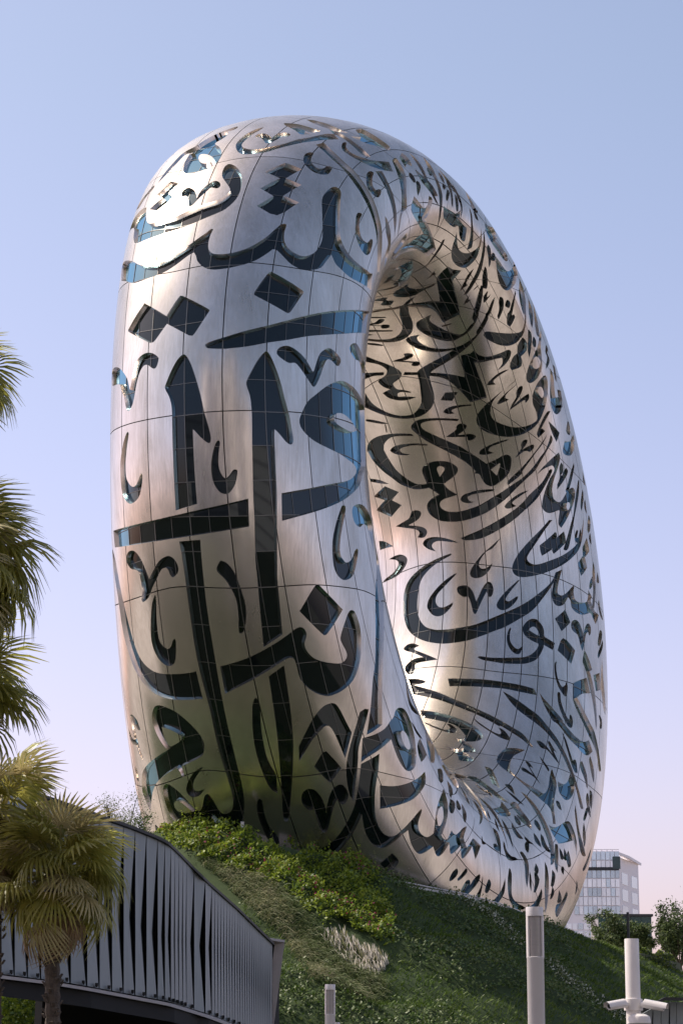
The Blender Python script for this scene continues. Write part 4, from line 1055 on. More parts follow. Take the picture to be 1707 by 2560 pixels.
def leaves_mesh(name, C, size, mats, mi=None, upbias=0.5, aspect=0.6):
    """one small folded leaf (two triangles) per centre"""
    n = len(C)
    nr_ = NR.normal(size=(n, 3)) * 0.75 + np.array([-0.25, -0.15, upbias * 1.8])
    nr_ /= np.linalg.norm(nr_, axis=-1, keepdims=True)
    u = NR.normal(size=(n, 3)); u -= (u * nr_).sum(-1, keepdims=True) * nr_; u /= np.linalg.norm(u, axis=-1, keepdims=True) + 1e-9
    w = np.cross(nr_, u)
    s = size * NR.uniform(0.6, 1.4, (n, 1))
    a = C - u * s; b = C + u * s; c = C + w * s * aspect; d = C - w * s * aspect
    V = np.stack([a, c, b, d], 1).reshape(-1, 3)
    i = np.arange(n) * 4
    F = np.concatenate([np.stack([i, i + 1, i + 2], -1), np.stack([i, i + 2, i + 3], -1)])
    me = bpy.data.meshes.new(name)
    me.from_pydata(V.tolist(), [], F.tolist())
    for m in mats: me.materials.append(m)
    if mi is not None: me.polygons.foreach_set('material_index', np.concatenate([mi, mi]).astype(np.int32))
    me.update()
    o = bpy.data.objects.new(name, me); COL.objects.link(o)
    return o

def blades_mesh(name, B, D, width, mats, mi=None, droop=0.0, segs=1):
    """tapering blades from base points B along vectors D; droop bends the tips"""
    n = len(B)
    side = np.cross(D, NR.normal(size=(n, 3))); side /= np.linalg.norm(side, axis=-1, keepdims=True) + 1e-9
    w = width * NR.uniform(0.6, 1.3, (n, 1)); dz = np.zeros((n, 3)); L = np.linalg.norm(D, axis=-1, keepdims=True)
    rows = []
    for k in range(segs):
        t = k / segs
        c = B + D * t; c = c + np.array([0, 0, -1.0]) * (L * droop * t * t)
        ww = w * (1 - 0.75 * t)
        rows += [c - side * ww, c + side * ww]
    tip = B + D + np.array([0, 0, -1.0]) * (L * droop)
    rows.append(tip)
    k = len(rows); V = np.stack(rows, 1).reshape(-1, 3); i = np.arange(n) * k
    F = []
    for q in range(segs - 1):
        F.append(np.stack([i + 2 * q, i + 2 * q + 1, i + 2 * q + 3], -1)); F.append(np.stack([i + 2 * q, i + 2 * q + 3, i + 2 * q + 2], -1))
    F.append(np.stack([i + k - 3, i + k - 2, i + k - 1], -1))
    m_all = None if mi is None else np.concatenate([mi] * len(F))
    F = np.concatenate(F)
    me = bpy.data.meshes.new(name)
    me.from_pydata(V.tolist(), [], F.tolist())
    for m in mats: me.materials.append(m)
    if m_all is not None: me.polygons.foreach_set('material_index', m_all.astype(np.int32))
    me.update()
    o = bpy.data.objects.new(name, me); COL.objects.link(o)
    return o

LEAF_A = mat('hedge_leaf', (0.20, 0.29, 0.028), 0.5, 0, (0.29, 0.35, 0.038), 0.4, trans=0.45)
LEAF_B = mat('dark_leaf', (0.052, 0.105, 0.014), 0.5, 0, (0.090, 0.150, 0.022), 0.4, trans=0.2)
LEAF_C = mat('olive_leaf', (0.105, 0.150, 0.045), 0.55, 0, (0.140, 0.180, 0.060), 0.5, trans=0.25)
LEAF_D = mat('lawn_blade', (0.095, 0.170, 0.020), 0.6, 0, (0.155, 0.220, 0.036), 0.25, trans=0.2)
BLOOM = mat('magenta_bract', (0.30, 0.02, 0.10), 0.6, 0, (0.22, 0.015, 0.06), 2, trans=0.3)
FLOWER_W = mat('white_flower', (0.62, 0.62, 0.50), 0.6, 0, (0.50, 0.52, 0.38), 2)
STRAW = mat('grass_straw', (0.25, 0.265, 0.125), 0.7, 0, (0.34, 0.32, 0.19), 0.5, trans=0.3)
PLUME = mat('plume_white', (0.80, 0.75, 0.68), 0.8, 0, (0.72, 0.67, 0.60), 2, trans=0.5)

# flowering hedge over the left shoulder of the mound
PL = [(808, 2345), (850, 2330), (905, 2372), (960, 2385), (975, 2410), (950, 2440), (890, 2435), (850, 2395)]
HEDGE = [(395, 2075), (560, 2085), (620, 2100), (700, 2135), (800, 2150), (880, 2155), (930, 2180), (962, 2215), (975, 2280), (985, 2340), (965, 2392),
         (900, 2385), (830, 2330), (765, 2285), (710, 2225), (640, 2190), (560, 2175), (495, 2160), (430, 2120)]
P, d, ss = scatter(30000, -16, 8, 128, 156, HEDGE)
_k = ~in_px(P, [(795, 2325), (850, 2312), (915, 2350), (985, 2375), (985, 2450), (850, 2420)])
P, d, ss = P[_k], d[_k], ss[_k]
bul = 0.55 + 0.35 * np.sin(P[:, 0] * 1.3 + P[:, 1] * 0.9) + 0.25 * np.sin(P[:, 0] * 3.1 - P[:, 1] * 2.3)
rep = 5
C = np.repeat(P, rep, 0); bb = np.repeat(bul, rep)
C = C + NR.normal(size=C.shape) * 0.10
C[:, 2] += bb * NR.uniform(0.25, 1.0, len(C)) ** 0.35 * 1.0
o = leaves_mesh('flowering_hedge', C, 0.105, [LEAF_A, LEAF_B], (NR.uniform(size=len(C)) < 0.28).astype(int))
tag(o, 'bright green flowering hedge on the mound below the calligraphy ring', 'hedge', kind='stuff')
k = NR.choice(len(C), 900, False); k = k[np.sin(C[k, 0] * 0.9 + C[k, 2] * 1.7) > 0.1]
k2 = C[k] + np.array([0, -0.25, 0.1])
o = leaves_mesh('hedge_blossom', k2, 0.085, [BLOOM]); tag(o, 'scattered magenta blossoms in the green hedge', 'flowers', kind='stuff')
# taller shoots sticking out of the hedge top
P, d, ss = scatter(3000, -16, 4, 146, 156, HEDGE, lambda d, s: (d < 1.2))
k = NR.choice(len(P), min(70, len(P)), False); sh = []
for p in P[k]:
    hh = RNG.uniform(0.6, 1.25)
    for q in np.linspace(0.3, hh + 0.4, 12): sh.append(p + NR.normal(size=3) * 0.05 + np.array([0, 0, q]))
o = leaves_mesh('hedge_shoots', np.array(sh), 0.075, [LEAF_A]); tag(o, 'young leafy shoots standing up from the hedge top', 'shoots', kind='stuff')

# feathery fountain grass in a swath below the hedge
SW = [(490, 2150), (560, 2170), (640, 2190), (705, 2225), (760, 2290), (830, 2350), (890, 2420), (955, 2450), (962, 2500), (905, 2500), (830, 2470), (775, 2450), (740, 2400),
      (700, 2340), (690, 2330), (640, 2290), (560, 2210)]
P, d, ss = scatter(120000, -16, 8, 118, 152, SW)
Bv = P + NR.normal(size=P.shape) * 0.08
Dv = np.stack([NR.normal(0.45, 0.22, len(P)), NR.normal(-0.75, 0.22, len(P)), NR.uniform(0.5, 1.0, len(P))], -1) * NR.uniform(0.7, 1.25, (len(P), 1))
str_ = (NR.uniform(size=len(P)) < 0.15 + 0.45 * ((np.sin(P[:, 0] * 0.9 + P[:, 1] * 0.35) > 0.35))).astype(int)
o = blades_mesh('fountain_grass', Bv, Dv, 0.017, [LEAF_C, STRAW], str_, droop=0.62, segs=4)
tag(o, 'feathery pale fountain grass sweeping down beside the slatted canopy', 'grass', kind='stuff')
# white plumes
PL = [(808, 2345), (850, 2330), (905, 2372), (960, 2385), (975, 2410), (950, 2440), (890, 2435), (850, 2395)]
P, d, ss = scatter(45000, -10, 8, 116, 150, PL)
Dv = np.stack([NR.normal(-0.15, 0.2, len(P)), NR.normal(-0.5, 0.2, len(P)), NR.uniform(0.7, 1.2, len(P))], -1) * 0.75
o = blades_mesh('white_plumes', P, Dv, 0.050, [PLUME, STRAW], (NR.uniform(size=len(P)) < .3).astype(int), droop=0.25, segs=3)
tag(o, 'clump of white feathery grass plumes on the slope', 'plumes', kind='stuff')

# low ground cover in drifts over the rest of the slope
ALL = [(640, 2150), (960, 2190), (990, 2207), (1320, 2290), (1413, 2326), (1707, 2432), (1730, 2600), (600, 2600), (600, 2250)]
P, d, ss = scatter(230000, -14, 32, 108, 225, ALL)
near = P[:, 1] < 200
wav = np.sin(np.maximum(d - .3, 0) * 0.62 - ss * 0.66 + 0.35 * np.sin(ss * 0.5 + d * .3))
bush = (wav > 0.25) & (P[:, 0] < 15)
inh = in_px(P, HEDGE) | in_px(P, SW)
Pb = P[bush & ~inh]
Cb = np.repeat(Pb, 2, 0) + NR.normal(size=(len(Pb) * 2, 3)) * 0.12
Cb[:, 2] += NR.uniform(0.1, 0.75, len(Cb)) * (0.6 + 0.4 * np.sin(Cb[:, 0] * 2.1 + Cb[:, 1] * 1.7))
o = leaves_mesh('ground_cover', Cb, 0.095, [LEAF_B, LEAF_C], (NR.uniform(size=len(Cb)) < 0.45).astype(int))
tag(o, 'low dark ground cover growing in drifts across the mound', 'ground cover', kind='stuff')
Pg = P[~bush & ~inh]
Dg = np.stack([NR.normal(0.1, 0.10, len(Pg)), NR.normal(-0.14, 0.10, len(Pg)), NR.uniform(0.14, 0.36, len(Pg))], -1)
o = blades_mesh('mound_grass', Pg, Dg, 0.030, [LEAF_D, LEAF_B], (NR.uniform(size=len(Pg)) < 0.3 + 0.25 * np.sin(Pg[:, 0] * .7 + Pg[:, 1] * .5)).astype(int), droop=0.25, segs=2)
tag(o, 'short dark green grass covering the steep mound', 'grass', kind='stuff')
# two lines of small white flowers running down the slope
fl = []
for px0, py0, px1, py1, wd in ((1175, 2255, 1230, 2290, 9), (1230, 2290, 1312, 2372, 10), (1365, 2405, 1440, 2470, 10), (1440, 2470, 1565, 2560, 12)):
    for _ in range(420):
        t = RNG.random(); x = px0 + (px1 - px0) * t + RNG.gauss(0, wd); y = py0 + (py1 - py0) * t + RNG.gauss(0, wd * .5)
        fl.append((x, y))
fl = np.array(fl); fp = []
dd = np.linspace(120, 178, 400)
for x, y in fl:
    r = np.array([at(x, y, q) for q in (120, 178)]); L = r[0] + (r[1] - r[0]) * ((dd - 120) / 58)[:, None]
    hz, _, _ = mound(L[:, 0], L[:, 1]); k = np.argmax(L[:, 2] < hz)
    if k > 0: fp.append(L[k] + np.array([0, 0, RNG.uniform(0.1, 0.35)]))
fp = np.array(fp)
o = leaves_mesh('white_flowers', fp, 0.07, [FLOWER_W, LEAF_C], (NR.uniform(size=len(fp)) < .45).astype(int))
tag(o, 'small white flowers trailing in lines down the slope', 'flowers', kind='stuff')

# ------------------------------------------------------------------ rail along the mound crest
M_WHITE = mat('white_paint', (0.62, 0.60, 0.58), 0.45, 0, (0.55, 0.53, 0.51), 2)
rail = empty('guard_rail', 'thin white guard rail where the ring meets the right side of the mound', 'railing', (3.4, 155.2, 13.9))
rp = [at(985, 2200, 154.6), at(1100, 2223, 158.0), at(1160, 2234, 160.2), at(1250, 2259, 164.7), at(1330, 2291, 169.6)]
m = MB(); m.tube(rp, 0.045, 6); m.build('handrail', M_WHITE, rail, True)
for i in range(len(rp) - 1):
    n = 7
    for k in range(n):
        p = rp[i].lerp(rp[i + 1], k / n)
        m = MB(); z0_ = float(mound(np.array([p.x]), np.array([p.y]))[0][0])
        m.box((p.x, p.y, (p.z + z0_ - 0.1) / 2), (0.04, 0.04, max(0.2, p.z - z0_ + 0.1))); m.build('post', M_WHITE, rail)

kb = []
for px, py, d in ((975, 2209, 153.6), (1040, 2219, 155.4), (1100, 2229, 157.6), (1160, 2240, 159.8), (1250, 2265, 164.3), (1330, 2297, 169.3), (1400, 2327, 178.2)):
    kb.append(at(px, py, d + .5))
kt = empty('concrete_kerb', 'pale concrete kerb between the grass slope and the foot of the ring', 'kerb', tuple(kb[0]))
for i in range(len(kb) - 1):
    m = MB(); m.beam(kb[i] + Vector((0, 0, -.25)), kb[i + 1] + Vector((0, 0, -.25)), .35, .55); m.build('kerb_stone', M_WHITE, kt)
# small white post on the crest
q = at(606, 2093, 150.6)
t = empty('marker_post', 'small white square post standing in the hedge under the ring', 'post', (q.x, q.y, q.z - 0.6))
m = MB(); m.box((q.x, q.y, q.z + 0.15), (0.19, 0.19, 1.5)); m.build('shaft', M_WHITE, t)
m = MB(); m.box((q.x, q.y, q.z + 0.93), (0.23, 0.23, 0.05)); m.build('cap', M_WHITE, t)

# ------------------------------------------------------------------ slatted canopy on the left
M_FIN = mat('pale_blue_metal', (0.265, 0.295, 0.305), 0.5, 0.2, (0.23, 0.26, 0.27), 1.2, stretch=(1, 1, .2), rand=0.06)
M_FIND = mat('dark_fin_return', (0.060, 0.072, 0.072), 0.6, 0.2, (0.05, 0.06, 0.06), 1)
M_ROOF = mat('roof_dark', (0.028, 0.030, 0.032), 0.55, 0.2, (0.02, 0.022, 0.024), 1.5)
M_CONC = mat('pale_concrete', (0.46, 0.43, 0.42), 0.8, 0, (0.40, 0.37, 0.36), 1.5, bump=.2)
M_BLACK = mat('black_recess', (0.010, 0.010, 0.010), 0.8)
DEP = [(-60, 75), (0, 76), (219, 80), (428, 85.5), (486, 88), (514, 88.7), (690, 97)]
TOPL = [(-60, 1905), (0, 1938), (60, 1970), (135, 1995), (219, 2024), (281, 2047), (309, 2057), (338, 2067), (367, 2079), (395, 2090), (413, 2098), (428, 2107), (448, 2126), (467, 2145), (486, 2165),
        (514, 2192), (530, 2208), (600, 2270), (690, 2358)]
BOTL = [(-60, 2421), (0, 2437), (150, 2456), (219, 2468), (420, 2506), (520, 2537), (600, 2568), (690, 2608)]
ip = lambda T, x: float(np.interp(x, [a for a, _ in T], [b for _, b in T]))
can = empty('slatted_canopy', 'long dark roofed entrance canopy clad in folded pale blue metal fins behind the palms', 'canopy', (at(0, 2437, 76).x, 76, 0))
edges = [-60, -28, 5, 38, 71, 104, 137, 178, 219, 250, 281, 310, 339, 367, 395, 413, 428, 438, 448, 458, 467, 486, 514, 530, 538, 546]
x = 546.0; w = 7.4
while x < 680: x += w; w *= 0.978; edges.append(x)
offs = Vector((0.10, 0.35, 0))                       # how far the recess goes back
for i in range(len(edges) - 1):
    xa, xb = edges[i], edges[i + 1]
    da, db = ip(DEP, xa), ip(DEP, xb)
    ta, tb_ = ip(TOPL, xa) + 10, ip(TOPL, xb) + 10
    ba, bb_ = ip(BOTL, xa) - 3, ip(BOTL, xb) - 3
    fr = 0.54 + 0.06 * math.sin(xa * 0.02)
    At_, Bt = at(xa, ta, da), at(xb, tb_, db)
    Ab, Bb = at(xa, ba, da), at(xb, bb_, db)
    Am = at(xa, ta + (ba - ta) * fr, da)
    mid_f = 0.42 if (xb - xa) > 11 else 0.62
    Bm = at(xb, tb_ + (bb_ - tb_) * fr, db)
    Bt2 = At_.lerp(Bt, 0.97); Bb2 = Ab.lerp(Bb, 0.90)
    Bm2 = Am.lerp(Bm, mid_f) + Vector((0, 0.12, 0))
    back = Vector((0.0, 0.55, 0.0))
    m = MB()
    V = [At_, Bt2, Am, Bm2, Ab, Bb2]
    V += [p + back for p in V]
    m.add(V, [(0, 2, 3, 1), (2, 4, 5, 3), (0, 6, 8, 2), (2, 8, 10, 4), (0, 1, 7, 6), (4, 10, 11, 5), (7, 9, 8, 6), (9, 11, 10, 8)])
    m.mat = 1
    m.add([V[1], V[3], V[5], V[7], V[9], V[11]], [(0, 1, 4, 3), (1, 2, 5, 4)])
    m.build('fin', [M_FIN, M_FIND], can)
    if xb - xa > 6 and i % (1 if xa < 480 else 2) == 0:
        pl = Ab.lerp(Bb, 0.8) + Vector((0, -0.25, 0.10))
        m = MB(); m.box(pl, (0.09, 0.12, 0.10)); m.box(pl + Vector((0, 0.10, -0.06)), (0.04, 0.14, 0.04)); m.build('spotlight', M_BLACK, can)
# roof slab with its deep fascia, floor of the recess, soffit
def strip(name, mt, f0, f1, xs_):
    m = MB()
    a = [f0(q) for q in xs_]; b = [f1(q) for q in xs_]
    n = len(xs_)
    m.add(a + b, [(i, i + 1, n + i + 1, n + i) for i in range(n - 1)])
    return m, mt
XS = [-60, 0, 60, 135, 219, 281, 338, 395, 413, 428, 448, 467, 486, 514, 530, 600, 690]
def prism(name, mt, sec):
    """sec(x) -> ring of points; sweeps the section along XS"""
    m = MB(); R = [sec(q) for q in XS]; k = len(R[0])
    V = [p for r in R for p in r]
    F = [(i * k + j, (i + 1) * k + j, (i + 1) * k + (j + 1) % k, i * k + (j + 1) % k) for i in range(len(XS) - 1) for j in range(k)]
    F += [tuple(range(k)), tuple(reversed([(len(XS) - 1) * k + j for j in range(k)]))]
    m.add(V, F); return m.build(name, mt, can)
def sec_roof(q):
    d = ip(DEP, q); t0 = at(q, ip(TOPL, q), d)
    f = Vector((-0.05, -0.40, 0.0)); b = Vector((-1.5, 7.0, -0.9))
    th = Vector((0, 0, -0.10))
    return [t0 + f, t0 + b, t0 + b + th * 4, t0 + f + th]
prism('roof', M_ROOF, sec_roof)
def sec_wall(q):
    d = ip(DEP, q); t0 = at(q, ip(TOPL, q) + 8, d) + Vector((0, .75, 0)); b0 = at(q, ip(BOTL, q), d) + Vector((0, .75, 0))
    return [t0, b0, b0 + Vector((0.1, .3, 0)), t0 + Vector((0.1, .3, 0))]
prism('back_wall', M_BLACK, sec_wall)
def sec_sill(q):
    d = ip(DEP, q); b0 = at(q, ip(BOTL, q) + 1, d) + Vector((0, -0.25, 0))
    return [b0, b0 + Vector((0, 0, -0.10)), b0 + Vector((0.8, 6, -0.12)), b0 + Vector((0.8, 6, 0.02))]
prism('sill', M_CONC, sec_sill)
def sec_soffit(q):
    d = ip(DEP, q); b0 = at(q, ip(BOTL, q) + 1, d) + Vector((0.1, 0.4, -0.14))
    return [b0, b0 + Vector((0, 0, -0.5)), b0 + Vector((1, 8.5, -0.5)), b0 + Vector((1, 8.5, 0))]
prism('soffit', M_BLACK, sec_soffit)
m = MB(); d = 97.2
V = [at(688, 2350, d), at(712, 2352, d), at(650, 2640, d), at(675, 2640, d)]
V += [p + Vector((-0.3, 2.0, -0.3)) for p in V]
m.add(V, [(0, 2, 3, 1), (4, 5, 7, 6), (0, 4, 6, 2), (1, 3, 7, 5), (0, 1, 5, 4), (2, 6, 7, 3)])
m.build('end_wall', M_CONC, can)
m = MB(); V = [at(672, 2344, d - 1), at(712, 2350, d), at(672, 2350, d - 1), at(712, 2356, d)]; V += [p + Vector((-.3, 2, -.3)) for p in V]
m.add(V, [(0, 2, 3, 1), (4, 5, 7, 6), (0, 4, 6, 2), (1, 3, 7, 5), (0, 1, 5, 4), (2, 6, 7, 3)]); m.build('coping', M_CONC, can)
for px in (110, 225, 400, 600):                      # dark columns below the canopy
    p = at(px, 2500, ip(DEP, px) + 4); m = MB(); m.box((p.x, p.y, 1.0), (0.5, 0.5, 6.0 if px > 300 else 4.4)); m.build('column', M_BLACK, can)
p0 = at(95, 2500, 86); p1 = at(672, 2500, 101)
m = MB(); m.beam((p0.x, 86, 2.2), (p1.x, 101, 1.6), 0.3, 6.4); m.build('shade_sheet', M_BLACK, can)  # black sheet standing in for the deep shade under the canopy

# leafy planting seen under the left end of the canopy
C = []
for _ in range(5200):
    px = RNG.uniform(-30, 112); py = RNG.uniform(2440, 2580); C.append(at(px, py, RNG.uniform(98, 102)))
o = leaves_mesh('underplanting', np.array(C), 0.10, [LEAF_A, LEAF_B], (NR.uniform(size=len(C)) < .4).astype(int))
tag(o, 'leafy planting seen through the gap under the canopy at far left', 'planting', kind='stuff')

# ------------------------------------------------------------------ palms
PF_A = mat('palm_green', (0.26, 0.27, 0.050), 0.33, 0, (0.44, 0.40, 0.11), 1.5, rand=0.28, trans=0.6)
PF_B = mat('palm_dead', (0.38, 0.28, 0.16), 0.7, 0, (0.28, 0.19, 0.10), 1.5, rand=0.2, trans=0.25)
PF_C = mat('palm_pale', (0.40, 0.36, 0.16), 0.5, 0, (0.50, 0.43, 0.22), 1.5, rand=0.15, trans=0.35)
PBARK = mat('palm_bark', (0.110, 0.085, 0.062), 0.9, 0, (0.060, 0.048, 0.038), 6, bump=.6)

def fan_leaf(name, mt, R=1.05, droop=0.5, closed=1.0, nseg=26, pet=0.9, seed=0):
    """a fan leaf along +X: petiole then a half disc of folded segments whose tips hang"""
    rr = random.Random(seed); m = MB()
    for k in range(5):
        a = pet * k / 5; b = pet * (k + 1) / 5
    m.tube([(0, 0, 0), (pet * .5, 0, .05), (pet, 0, 0)], [0.035, 0.025, 0.018], 5)
    V = []; F = []
    for i in range(nseg):
        t = (i + 0.5) / nseg * 2 - 1
        ang = t * math.radians(118) * closed
        L = R * (1 - 0.28 * abs(t) ** 2) * rr.uniform(0.88, 1.08)
        wd = 0.95 * R * math.radians(236 * closed) / nseg
        dx, dy = math.cos(ang), math.sin(ang)
        nx2, ny2 = -dy, dx
        n0 = len(V)
        up = 0.02 if i % 2 else -0.02
        for q, (fr, ws) in enumerate(((0.06, 0.25), (0.45, 0.85), (0.72, 0.55), (1.0, 0.05))):
            z = -droop * L * max(0, fr - 0.35) ** 1.6 * rr.uniform(0.8, 1.35) - 0.10 * abs(t) * fr
            sh = 1 - 0.30 * droop * max(0, fr - 0.5)
            cx, cy = pet + dx * L * fr * sh, dy * L * fr * sh
            h = wd * ws * fr if fr > .1 else wd * .2
            V += [(cx - nx2 * h * .5, cy - ny2 * h * .5, z + up), (cx, cy, z + up + 0.025 * ws), (cx + nx2 * h * .5, cy + ny2 * h * .5, z + up)]
        for q in range(3):
            a = n0 + q * 3
            F += [(a, a + 1, a + 4, a + 3), (a + 1, a + 2, a + 5, a + 4)]
    m.add(V, F)
    me = bpy.data.meshes.new(name); me.from_pydata(m.v, [], m.f); me.materials.append(mt); me.update()
    return me
FANS = [fan_leaf('fan', PF_A, 1.10, 0.75, 1.0, 28, 0.95, 1), fan_leaf('fan', PF_A, 1.0, 1.25, 0.95, 26, 0.8, 2), fan_leaf('fan', PF_C, 1.0, 0.55, 0.9, 26, 0.9, 3)]
FANS_DEAD = [fan_leaf('dead_fan', PF_B, 0.95, 1.6, 0.55, 18, 0.7, 5), fan_leaf('dead_fan', PF_B, 0.9, 1.3, 0.7, 20, 0.75, 6), fan_leaf('dead_fan', PF_C, 0.9, 1.5, 0.6, 18, 0.8, 7)]

def palm(label, top, base_z, R, n_green, n_dead, seed, trunk_r=0.2, scale=1.0):
    rr = random.Random(seed)
    t = empty('fan_palm', label, 'palm', (top.x, top.y, base_z), group='fan palms at the left edge')
    m = MB(); pts = []; rad = []
    H = top.z - base_z
    for k in range(int(H / 0.16) + 1):
        z = base_z + 0.16 * k
        if z > top.z + .1: break
        pts.append((top.x + 0.05 * math.sin(k * .13), top.y, z)); rad.append(trunk_r * (1.05 if k % 2 else 0.93) * (1.25 if k < 3 else 1))
    m.tube(pts, rad, 11); m.build('trunk', PBARK, t)
    # old leaf bases
    m = MB()
    for k in range(int(min(H, 6) * 26)):
        z = top.z - rr.uniform(0, min(H, 6)); a = rr.uniform(0, 2 * math.pi)
        c = Vector((top.x + math.cos(a) * trunk_r, top.y + math.sin(a) * trunk_r, z))
        m.beam(c, c + Vector((math.cos(a) * .07, math.sin(a) * .07, 0.10)), 0.09, 0.03)
    m.build('leaf_bases', PBARK, t).__setitem__('kind', 'stuff')
    def leaf(mesh, name, az, el, s):
        o = bpy.data.objects.new(name, mesh); COL.objects.link(o); o.parent = t
        o.location = (math.cos(az) * trunk_r * .6, math.sin(az) * trunk_r * .6, H + rr.uniform(-.15, .15))
        o.rotation_euler = (rr.uniform(-.35, .35), -el, az); o.scale = (s, s, s)
        return o
    for k in range(n_green):
        az = k * 2.399 + rr.uniform(-.3, .3); f = k / n_green
        leaf(FANS[rr.choice([0, 0, 1, 1, 2])], 'frond', az, math.radians(72 - 118 * f + rr.uniform(-10, 10)), scale * rr.uniform(.85, 1.1))
    for k in range(n_dead):
        az = k * 2.399 + rr.uniform(-.3, .3)
        o = leaf(FANS_DEAD[rr.choice([0, 1, 2])], 'dead_frond', az, math.radians(rr.uniform(-82, -48)), scale * rr.uniform(.85, 1.1))
        o.location.z = H - rr.uniform(0.1, 0.9)
    return t
palm('fan palm whose lowest green crown covers the canopy fins beside its visible trunk', at(140, 2185, 60), 0, 1.9, 46, 8, 11, 0.19, 1.12)
palm('fan palm with a skirt of dead brown fronds above a trunk at the left edge', at(0, 2040, 61), 0, 1.9, 34, 44, 12, 0.19, 1.15)
palm('tall fan palm with full green crown against the sky at the left edge', at(-118, 1400, 56), 0, 1.9, 70, 14, 13, 0.19, 1.28)
palm('tallest fan palm, only a few frond tips entering at the upper left edge', at(-122, 965, 58), 0, 1.9, 34, 8, 14, 0.2, 1.05)
palm('fan palm at left edge whose middle crown sits above the dead brown skirt', at(-122, 1740, 58), 0, 1.9, 44, 14, 15, 0.19, 1.18)


# ------------------------------------------------------------------ trees
BARK = mat('tree_bark', (0.075, 0.058, 0.045), 0.9, 0, (0.05, 0.04, 0.03), 5, bump=.5)
def tree(label, base, H, W, nleaf, leafsize, mats, seed, cat='tree', group=None, open_=0.35, trunk_h=0.35, name='tree'):
    rr = random.Random(seed); nr = np.random.default_rng(seed)
    t = empty(name, label, cat, tuple(base), group=group)
    b = Vector(base); m = MB(); tips = []
    top = b + Vector((0, 0, H * trunk_h))
    m.tube([b, b.lerp(top, .5) + Vector((W * .02, 0, 0)), top], [W * .035, W * .028, W * .022], 7)
    for k in range(14):
        a = k * 2.4 + rr.uniform(-.3, .3); r = W * rr.uniform(.18, .46); z = H * rr.uniform(trunk_h + .12, .95)
        e = b + Vector((math.cos(a) * r, math.sin(a) * r, z)); mid_ = top.lerp(e, .5) + Vector((0, 0, -H * .03))
        m.tube([top - Vector((0, 0, H * .05)), mid_, e], [W * .018, W * .011, W * .004], 5); tips += [e, mid_.lerp(e, .5)]
    m.build('trunk', BARK, t, True)
    tips = np.array([tuple(p) for p in tips]); k = nr.integers(0, len(tips), nleaf)
    C = tips[k] + nr.normal(size=(nleaf, 3)) * np.array([W * .085, W * .085, H * .06])
    cl = np.sin(C[:, 0] * 7 / W + seed) + np.sin(C[:, 1] * 8 / W) + np.sin(C[:, 2] * 9 / H + 1)
    C = C[cl > -1.6 + open_]
    o = leaves_mesh('crown', C, leafsize, mats, (nr.uniform(size=len(C)) < .35).astype(int))
    o.parent = t; o.matrix_parent_inverse = Matrix.Translation(-Vector(base))
    return t
TL_A = mat('tree_leaf', (0.085, 0.130, 0.035), 0.5, 0, (0.130, 0.170, 0.055), 1, trans=.4)
TL_B = mat('tree_leaf_dark', (0.035, 0.065, 0.018), 0.5, 0, (0.060, 0.090, 0.028), 1, trans=.3)
TL_P = mat('pale_tree_leaf', (0.16, 0.20, 0.10), 0.55, 0, (0.21, 0.23, 0.14), 1, trans=.45)
p = at(300, 2110, 148)
tree('wispy pale green young tree rising behind the canopy roof left of the ring', (p.x, p.y, p.z - 2.4), 5.6, 4.6, 9000, 0.050, [TL_P, TL_P], 21, open_=.35, trunk_h=.25, name='young_tree')
p = at(345, 2120, 146)
tree('low leafy shrub against the lower left edge of the ring', (p.x, p.y, p.z - 1.6), 3.6, 2.6, 3600, 0.075, [TL_A, TL_B], 22, 'shrub', open_=.4, trunk_h=.2, name='shrub')
for (px, py, H, W, sd, lb) in ((1528, 2375, 4.4, 4.2, 31, 'bushy green tree in front of the left half of the dark glass pavilion'),
                               (1600, 2378, 3.4, 3.2, 32, 'smaller green tree in front of the right half of the dark glass pavilion'),
                               (1672, 2420, 5.2, 3.0, 33, 'lighter green tree left of the dark one at the right edge'),
                               (1700, 2425, 8.0, 4.6, 34, 'tall dark tree cut off by the right edge of the photo')):
    p = at(px, py, 240); tree(lb, (p.x, p.y, p.z - .6), H, W, 8000, 0.12, [TL_A, TL_B] if sd < 34 else [TL_B, TL_A], sd, group='trees beside the glass pavilion', open_=.25, trunk_h=.15)
# clipped hedges behind the slope
def hedge(label, pts, h, w, seed):
    nr = np.random.default_rng(seed); C = []
    P_ = [Vector(q) for q in pts]
    for i in range(len(P_) - 1):
        n = int((P_[i + 1] - P_[i]).length * 420)
        tt = nr.uniform(size=n); a = np.array(P_[i]); b = np.array(P_[i + 1])
        c = a + (b - a) * tt[:, None]; th = nr.uniform(0, math.pi, n); r = np.sqrt(nr.uniform(.55, 1, n))
        lump = 1 + .15 * np.sin(c[:, 0] * 2.3) + .1 * np.sin(c[:, 0] * 5.1)
        c[:, 1] += np.cos(th) * w * .5 * r; c[:, 2] += np.sin(th) * h * r * lump
        C.append(c)
    C = np.concatenate(C)
    t = empty('clipped_hedge', label, 'hedge', tuple(pts[0]), group='hedges behind the grass slope')
    o = leaves_mesh('foliage', C, 0.10, [TL_B, LEAF_A], (nr.uniform(size=len(C)) < .35).astype(int)); o.parent = t; o.matrix_parent_inverse = Matrix.Translation(-Vector(pts[0]))
    m = MB(); m.beam(P_[0] + Vector((0, 0, h * .3)), P_[-1] + Vector((0, 0, h * .3)), w * .5, h * .5); m.build('stems', TL_B, t)
hedge('low dark clipped hedge along the crest right of the ring', [at(1448, 2362, 204), at(1500, 2376, 208), at(1560, 2392, 213)], 0.75, 1.2, 41)
